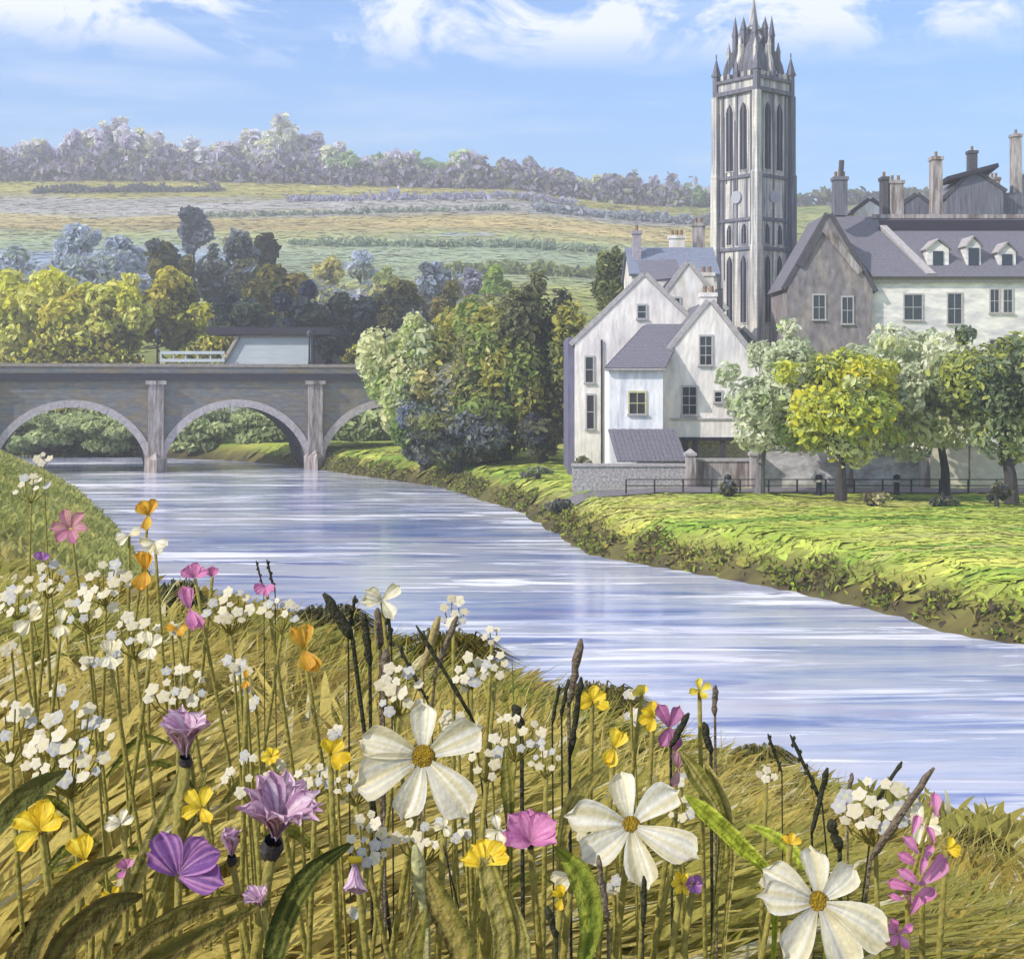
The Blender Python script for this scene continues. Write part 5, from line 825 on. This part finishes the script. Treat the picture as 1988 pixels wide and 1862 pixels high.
# large single white blossoms
for (lab, px, py, D, d_, ag) in [('white blossom shaped like a bird over the water edge', 742, 1166, 2.0, 84, [150, 190, 40, 300]), ('cream blossom with fan petals at the upper left', 300, 1052, 2.8, 62, [200, 250, 300, 340]), ('cream blossom left of the other fan-shaped one', 250, 1040, 2.85, 56, [190, 230, 20]),
    ('cream drooping blossom at the left, below the edge umbel', 58, 1205, 2.1, 66, [60, 30, 250, 220]), ('cream fan blossom with a blue tinge at the left', 118, 1212, 2.1, 60, [250, 275, 300, 80]), ('lone cream fan blossom in the middle of the left slope', 212, 1272, 1.9, 62, [80, 110, 250, 290]),
    ('cream blossom with a dark brown heart on the left slope', 292, 1256, 1.9, 62, [40, 100, 250, 300]), ('white blossom bending low right of the yellow flower at lower left', 235, 1600, 1.3, 60, [20, 150, 200, 80]), ('cream blossom low between the pink and half-side daisy', 1110, 1700, 1.22, 84, [190, 220, 330]),
    ('white blossom at the left of the clear pink flower', 968, 1612, 1.26, 60, [100, 200, 290]), ('small white blossom beside the thick pale stem', 862, 1606, 1.23, 40, [70, 180, 300]), ('white blossom leaning out of the hummock at the right', 1790, 1600, 1.4, 74, [110, 20, 250, 320])]:
    flower(lab, px, py, D, d_, ag, CRM, (random.uniform(-.2, .2), -.85, .4), 14, .7, .1, 'white_blossom', dm=mat('brown_heart', c(96, 76, 70)) if 'brown' in lab else False, blunt=.6)
# small scattered blossoms, individuals in groups
SMALL = [('small cream meadow blossom on the left slope', (20, 560), (1220, 1400), 34), ('small white meadow blossom low in the foreground', (560, 1500), (1480, 1800), 34), ('small white blossom on the slope near the river edge', (640, 1250), (1290, 1440), 22)]
for lab, (xa, xb), (ya, yb), n_ in SMALL:
    for i in range(n_ // 3):
        px, py = random.uniform(xa, xb), random.uniform(ya, yb); D = float(np.interp(py, [1100, 1300, 1800], [2.4, 1.9, 1.35])) * random.uniform(.95, 1.3); k = random.randint(3, 5)
        hd = P(px, py, D); base = base_of(hd, 0, .1)
        if hd.z < base.z + .08: continue
        root = thing('small_blossom', lab, 'flower', base, 0, lab.replace('small ', 'small ').replace('blossom', 'blossoms')); top = hd - base; s = D / F
        for j in range(k): a = random.uniform(0, 6.28); rr = random.uniform(.5, 1) * 13 * s; link('floret', FLM[(i * 2 + j * 5) % 9], root, top + Vector((math.cos(a) * rr, -.002 * j, math.sin(a) * rr * .8)), (R(random.uniform(45, 80)), R(random.uniform(-30, 10)), random.uniform(0, 6)), [10 * s * random.uniform(.7, 1.25)] * 3).rotation_mode = 'ZYX'
        b = MB(); b.tube([Vector((0, 0, -.03)), top * .5 + Vector((.02, 0, 0)), top], .0022, 4); b.build('stem', M_stem, root)
# dark seed stalks: (label, tip px, base px on picture, D, thickness px, material)
def stalk(label, pa, pb, D, wpx, m, name='seed_stalk', lumps=0, grp=None):
    s = D / F; tip = P(*pa, D); low = P(*pb, D); dr = (low - tip); g = None
    for q in np.linspace(1, 6, 200):
        p = tip + dr * q; p.y = D + .02 * q
        if p.z < zg(p.x, p.y, False) + .0: g = p; break
        if q > 1.0 and abs(p.x - low.x) > .12: g = Vector((p.x, p.y, zg(p.x, p.y, False))); break
    g = g or Vector((low.x, low.y, zg(low.x, low.y, False))); root = thing(name, label, 'seed stalk', g, 0, grp); r = wpx * s / 2
    a, b_ = tip - g, low - g; b = MB(); n = 9; b.tube([a.lerp(b_, i / n) + Vector((random.uniform(-.25, .25) * r, 0, 0)) for i in range(n + 1)], [r * (.35 if i in (0, n) else random.uniform(.75, 1.15)) for i in range(n + 1)], 7); b.build('seed_head', m, root, True)
    if lumps:
        b = MB()
        for i in range(lumps): p = a.lerp(b_, (i + .5) / lumps) + Vector(((-1) ** i * r * 1.1, 0, 0)); b.lathe([(.0001, -r * 1.4), (r * .9, -r * .4), (r * .8, r * .5), (.0001, r * 1.3)], 6, p)
        o = b.build('seeds', m, root); o['kind'] = 'stuff'
    b = MB(); b.tube([b_, b_ * .5 + Vector((.004, 0, 0)), Vector((0, 0, -.03))], [r * .45, r * .4, r * .4], 5); b.build('stem', m, root)
for a_ in [('slender dark seed stalk at the river edge, left of its taller twin', (497, 1088), (512, 1145), 2.5, 4, M_dstem, 'seed_stalk', 5), ('taller slender dark seed stalk above the crescent pink flower', (518, 1086), (534, 1150), 2.5, 5, M_dstem, 'seed_stalk', 6), ('thick blackish stalk leaning left at the river edge', (630, 1152), (684, 1240), 2.1, 20, M_dstem), ('forked dark stalk right of the thick leaning one', (690, 1156), (676, 1236), 2.12, 8, M_dstem, 'seed_stalk', 4),
    ('thick upright blackish stalk below the bird-shaped blossom', (706, 1190), (718, 1292), 2.0, 16, M_dstem), ('brown stalk between two dark ones below the bird-shaped blossom', (732, 1180), (738, 1260), 2.02, 15, M_bstem), ('dark stalk right of the brown one below the bird-shaped blossom', (752, 1188), (760, 1258), 2.0, 8, M_dstem, 'seed_stalk', 5), ('pale olive stalk with a dark tip in the centre of the slope', (748, 1260), (744, 1380), 1.8, 17, M_bstem),
    ('long thin dark stalk leaning right of the centre slope', (772, 1250), (830, 1362), 1.8, 7, M_dstem, 'seed_stalk', 7), ('dark stalk crossing the brown one before the water', (808, 1214), (920, 1400), 1.8, 9, M_dstem), ('brown stalk crossing the dark one before the water', (888, 1196), (846, 1300), 1.82, 13, M_bstem), ('broad ochre stalk left of the crossing pair', (852, 1196), (820, 1300), 1.9, 16, mat('ochre_stalk', c(168, 146, 96), rough=.8, var=.3, scale=50)),
    ('short dark stalk at the left of the trio by the river edge', (1086, 1330), (1072, 1405), 1.75, 8, M_dstem), ('short dark stalk in the middle of the trio by the river edge', (1104, 1318), (1090, 1390), 1.77, 9, M_dstem), ('longest dark stalk at the right of the trio by the river edge', (1128, 1314), (1106, 1470), 1.74, 13, M_dstem), ('tall grey-brown stalk rising behind the trio into the water', (1128, 1240), (1104, 1370), 1.8, 17, M_bstem),
    ('slanting blackish stalk right against the pink-violet flower', (1338, 1384), (1302, 1450), 1.68, 13, M_dstem), ('short thick grey-green stalk before the water right of the pink-violet flower', (1366, 1402), (1380, 1462), 1.68, 15, M_dstem), ('pale brown catkin stalk floating before the water', (1388, 1330), (1388, 1390), 1.85, 12, M_bstem, 'seed_stalk'), ('long beaded dark stalk leaning left before the water', (1534, 1426), (1596, 1560), 1.55, 8, M_dstem, 'seed_stalk', 10), ('thin beaded dark stalk on the olive hummock', (1490, 1424), (1518, 1500), 1.6, 6, M_dstem, 'seed_stalk', 6),
    ('upright dark brown stalk in the middle of the right-hand water', (1606, 1490), (1576, 1620), 1.45, 12, M_dstem), ('thick dark seed head right of the upright brown stalk', (1610, 1590), (1630, 1650), 1.42, 20, M_dstem), ('long thick grey-brown stick leaning right before the water', (1812, 1490), (1690, 1670), 1.4, 15, M_bstem), ('dark olive stick behind the broad white umbel', (1752, 1478), (1698, 1560), 1.5, 9, M_dstem), ('short pale stick left of the broad white umbel', (1655, 1500), (1645, 1550), 1.5, 9, M_bstem),
    ('dark stalk under the half-side daisy', (1250, 1700), (1248, 1800), 1.18, 11, M_dstem), ('dark bud stalk below the pink flower at bottom centre', (1062, 1758), (1080, 1820), 1.15, 14, M_dstem), ('pair-like brown stalk left of the daisy stem', (1160, 1660), (1180, 1790), 1.18, 14, M_bstem), ('dark stalk between the white cluster and the short trio', (998, 1368), (1012, 1412), 1.7, 20, M_dstem), ('thin dark stalk by the flat arching umbel', (860, 1640), (890, 1760), 1.2, 4, M_dstem), ('thick pale green stem under the flat arching umbel', (806, 1640), (830, 1800), 1.22, 26, mat('pale_green_stem', c(176, 172, 120), rough=.7, var=.3, scale=40))]:
    stalk(*a_)
# pink spike
hd = P(1785, 1560, 1.3); base = base_of(P(1770, 1800, 1.3), 0, 0); root = thing('pink_flower_spike', 'tall spike of pink petals near the right edge before the water', 'flower', base); s = 1.3 / F
b = MB(); top = P(1815, 1545, 1.3) - base; b.tube([(0, 0, -.04), (P(1762, 1740, 1.3) - base), top], [.003, .0025, .0015], 6); b.build('stem', M_stem, root)
for i, (px, py, L_, a) in enumerate([(1818, 1560, 44, 80), (1815, 1570, 34, 110), (1776, 1600, 40, 70), (1808, 1620, 34, 100), (1768, 1640, 44, 130), (1800, 1655, 36, 60), (1762, 1668, 46, 150), (1812, 1692, 78, 38), (1764, 1700, 48, 140), (1790, 1680, 36, 80), (1748, 1716, 48, 155), (1758, 1734, 44, 120), (1788, 1740, 62, 48), (1776, 1756, 40, 60), (1740, 1742, 30, 170)]):
    me = petal_mesh(L_ * s, L_ * s * .46, PNK, seed=900 + i, blunt=.4); o = link('petal', me, root); o.matrix_local = Matrix.Translation(P(px, py, 1.3 + random.uniform(-.012, .012)) - base) @ frame((random.uniform(-.3, .3), -.9, .3)) @ Matrix.Rotation(R(a), 4, 'Z') @ Matrix.Translation((-L_ * s * .5, 0, 0))
# broad leaves at the bottom of the meadow: (label, control points px, D, width px)
BROWN = [c(120, 106, 54), c(92, 82, 46), c(150, 132, 68), c(106, 102, 50)]; OLIVE = [c(140, 132, 60), c(170, 154, 84), c(116, 114, 50), c(186, 172, 104)]; LIME = [c(176, 184, 60), c(140, 152, 48), c(196, 200, 96)]
for (lab, pts, D, wd_, pal) in [('dark brown rounded leaf clump in the lower left corner', [[(40, 1990), (60, 1830), (130, 1740), (200, 1710)], [(90, 1990), (100, 1870), (180, 1800), (240, 1790)], [(10, 1990), (20, 1880), (60, 1800)]], 1.14, 56, BROWN),
    ('long dark olive leaves sweeping up from the lower left', [[(180, 2000), (230, 1880), (340, 1810), (470, 1790)], [(140, 2010), (220, 1920), (360, 1860), (500, 1800)]], 1.12, 44, BROWN + OLIVE[:1]),
    ('broad arching green leaf beside the small pale lilac flower', [[(520, 2010), (530, 1850), (580, 1740), (670, 1680)]], 1.16, 48, [c(92, 100, 44), c(70, 78, 34), c(128, 126, 60)]), ('thick olive stalk-like leaves rising to the lilac cup flower', [[(150, 1990), (240, 1750), (310, 1580), (352, 1480)], [(240, 1990), (300, 1730), (352, 1600), (378, 1515)]], 1.28, 30, OLIVE),
    ('curved brown leaf with an upward tip at bottom centre', [[(870, 2010), (900, 1880), (850, 1790), (820, 1740)], [(760, 2010), (790, 1880), (820, 1800)]], 1.14, 56, BROWN + OLIVE), ('wide olive leaf under the flat-topped yellow flower', [[(950, 2010), (980, 1850), (950, 1740), (935, 1690)], [(1010, 2000), (1010, 1850), (985, 1760)]], 1.15, 46, OLIVE),
    ('lime green leaf lying slantwise left of the drooping daisy', [[(1500, 1720), (1440, 1650), (1380, 1600), (1345, 1580)]], 1.34, 34, LIME), ('second lime leaf reaching to the drooping daisy from the left', [[(1600, 1740), (1570, 1690), (1520, 1650), (1470, 1640)]], 1.3, 26, LIME),
    ('green leaf with a yellow tip under the clear pink flower', [[(1130, 1900), (1150, 1800), (1130, 1730), (1080, 1690)]], 1.16, 50, [c(112, 128, 44), c(150, 156, 60)]), ('dark leaf patch at the left edge below the large umbel', [[(-60, 1700), (0, 1590), (50, 1550), (90, 1530)]], 1.35, 44, [c(94, 98, 50), c(114, 110, 56)]),
    ('upright olive leaf blade right of the big daisy', [[(990, 1620), (985, 1540), (980, 1470)]], 1.4, 30, OLIVE), ('olive leaf fan behind the half-side daisy', [[(1090, 1640), (1120, 1560), (1180, 1510)], [(1400, 1600), (1360, 1520), (1330, 1480)], [(1420, 1640), (1400, 1560), (1380, 1500)]], 1.4, 40, OLIVE)]:
    x0_, y0_ = pts[0][0]; gp = P(x0_, y0_, D); gp = Vector((gp.x, D, zg(gp.x, D, False))); root = thing('broad_leaved_plant', lab, 'plant', gp)
    for pp in pts:
        q = [P(*p, D) - gp for p in pp]; 
        if q[0].z > .02:
            g0 = Vector((q[0].x * .6, .03, -.02)); q0 = q[0]; npet = 4; q = [g0, g0.lerp(q0, .45), g0.lerp(q0, .75), g0.lerp(q0, .9)] + q
        else: npet = 0
        for i, v in enumerate(q): v.y += .02 * max(0, i - npet)
        w_ = wd_ * D / F; leaf(root, q, [w_ * .2] * npet + [w_ * .45] + [w_] * (len(q) - 2 - npet) + [w_ * .1], pal, n=26, across=9)
# hummocks of fine hanging grass by the water at the right
def hummock(label, px, py, D, wpx, hpx, n, pal, side=0):
    best = None
    for q in np.arange(2.2, 14, .1):      # find where a tuft of natural height reaches this place
        p = P(px, py, q); hh_ = p.z - zg(p.x, q, False)
        if .16 < hh_ < .36: best = q
        if best and hh_ > .36: break
    D = best or 8.0
    s = D / F; hd = P(px, py, D); g = zg(hd.x, D, False); root = thing('grass_tussock', label, 'grass tussock', (hd.x, D, g)); hh_ = min(max(hd.z - g, .2), .4); Rm = wpx * s * .5
    a = rng.uniform(0, 6.28, n); R_ = Rm * np.sqrt(rng.random(n)) * .35; Bq = np.stack([np.cos(a) * R_, np.sin(a) * R_, np.zeros(n) - .03], 1); o_ = Rm * rng.uniform(.1, .9, n); hk = hh_ * rng.uniform(.7, 1.03, n)
    P3 = np.stack([Bq[:, 0] + np.cos(a) * o_ * .6, Bq[:, 1] + np.sin(a) * o_ * .6, hk * (1 - .35 * (o_ / Rm) ** 2)], 1); ends = P3 + np.stack([np.cos(a) * o_ * .7, np.sin(a) * o_ * .5, -hk * (o_ / Rm) * .45], 1)
    sd_ = rng.normal(size=(n, 3)); sd_[:, 2] = 0; sd_ /= np.linalg.norm(sd_, axis=1, keepdims=True); w_ = (rng.uniform(.5, 1, n) * .0011 * D)[:, None]
    mid = P3 * .55 + Bq * .45 + np.stack([np.zeros(n), np.zeros(n), hk * .12], 1); VV = np.stack([Bq - sd_ * w_, Bq + sd_ * w_, mid - sd_ * w_, mid + sd_ * w_, P3 - sd_ * w_ * .8, P3 + sd_ * w_ * .8, ends], 1)
    i = np.arange(n)[:, None] * 7; Ff = np.concatenate([i + [0, 1, 3, 2], i + [2, 3, 5, 4], i + [4, 5, 6]], 1).ravel(); o = link('blades', mesh_np('blades', VV.reshape(-1, 3), Ff, np.tile([4, 4, 3], n), M_grass, np.repeat(np.array(pal)[rng.integers(len(pal), size=n)] * lum(n, .2), 7, 0)), root); o['kind'] = 'stuff'
HUM = [c(128, 118, 56), c(150, 140, 80), c(104, 96, 44), c(166, 156, 96)]
hummock('rounded olive grass tussock before the water, left of the beaded stalk', 1480, 1448, 1.6, 150, 120, 900, HUM); hummock('rounded olive grass tussock at the right edge behind the pink spike', 1890, 1500, 1.5, 190, 150, 1100, HUM); hummock('olive tussock behind the upright dark brown stalk', 1640, 1540, 1.55, 170, 100, 800, HUM); hummock('yellow-olive tussock below the pink-violet flower', 1380, 1478, 1.65, 150, 90, 700, HUM + LIME[1:2])
hummock('dark green tussock beyond the cream fan blossoms by the left water', 350, 1035, 3.0, 110, 50, 500, [c(70, 82, 54), c(110, 118, 84), c(150, 150, 110)]); hummock('dark olive tussock around the thick blackish stalks', 640, 1175, 2.2, 200, 60, 900, [c(84, 84, 56), c(110, 104, 60), c(130, 124, 90)]); hummock('mossy olive tussock under the crossing stalks', 860, 1228, 2.1, 260, 70, 1000, [c(112, 104, 36), c(136, 124, 50), c(90, 84, 30)])
hummock('olive tussock in the middle of the river edge behind the trio of dark stalks', 1150, 1330, 1.9, 240, 70, 900, HUM[:3]); hummock('reddish-green tussock behind the half-side daisy', 1290, 1510, 1.5, 200, 90, 800, [c(90, 96, 40), c(120, 92, 62), c(70, 84, 40)])

b = MB(); b.box(-700, 700, -60, 1000, -4.2, 165); hz = b.build('haze', bpy.data.materials.new('haze_air')); m = hz.data.materials[0]; m.use_nodes = True; t = m.node_tree; t.nodes.clear()
o_ = t.nodes.new('ShaderNodeOutputMaterial'); v_ = t.nodes.new('ShaderNodeVolumePrincipled'); v_.inputs['Color'].default_value = (.98, .96, .95, 1); v_.inputs['Density'].default_value = .0011; v_.inputs['Anisotropy'].default_value = .2; t.links.new(v_.outputs[0], o_.inputs['Volume']); hz['kind'] = 'stuff'
tag(hz, 'pale blue summer haze over the valley', 'haze')
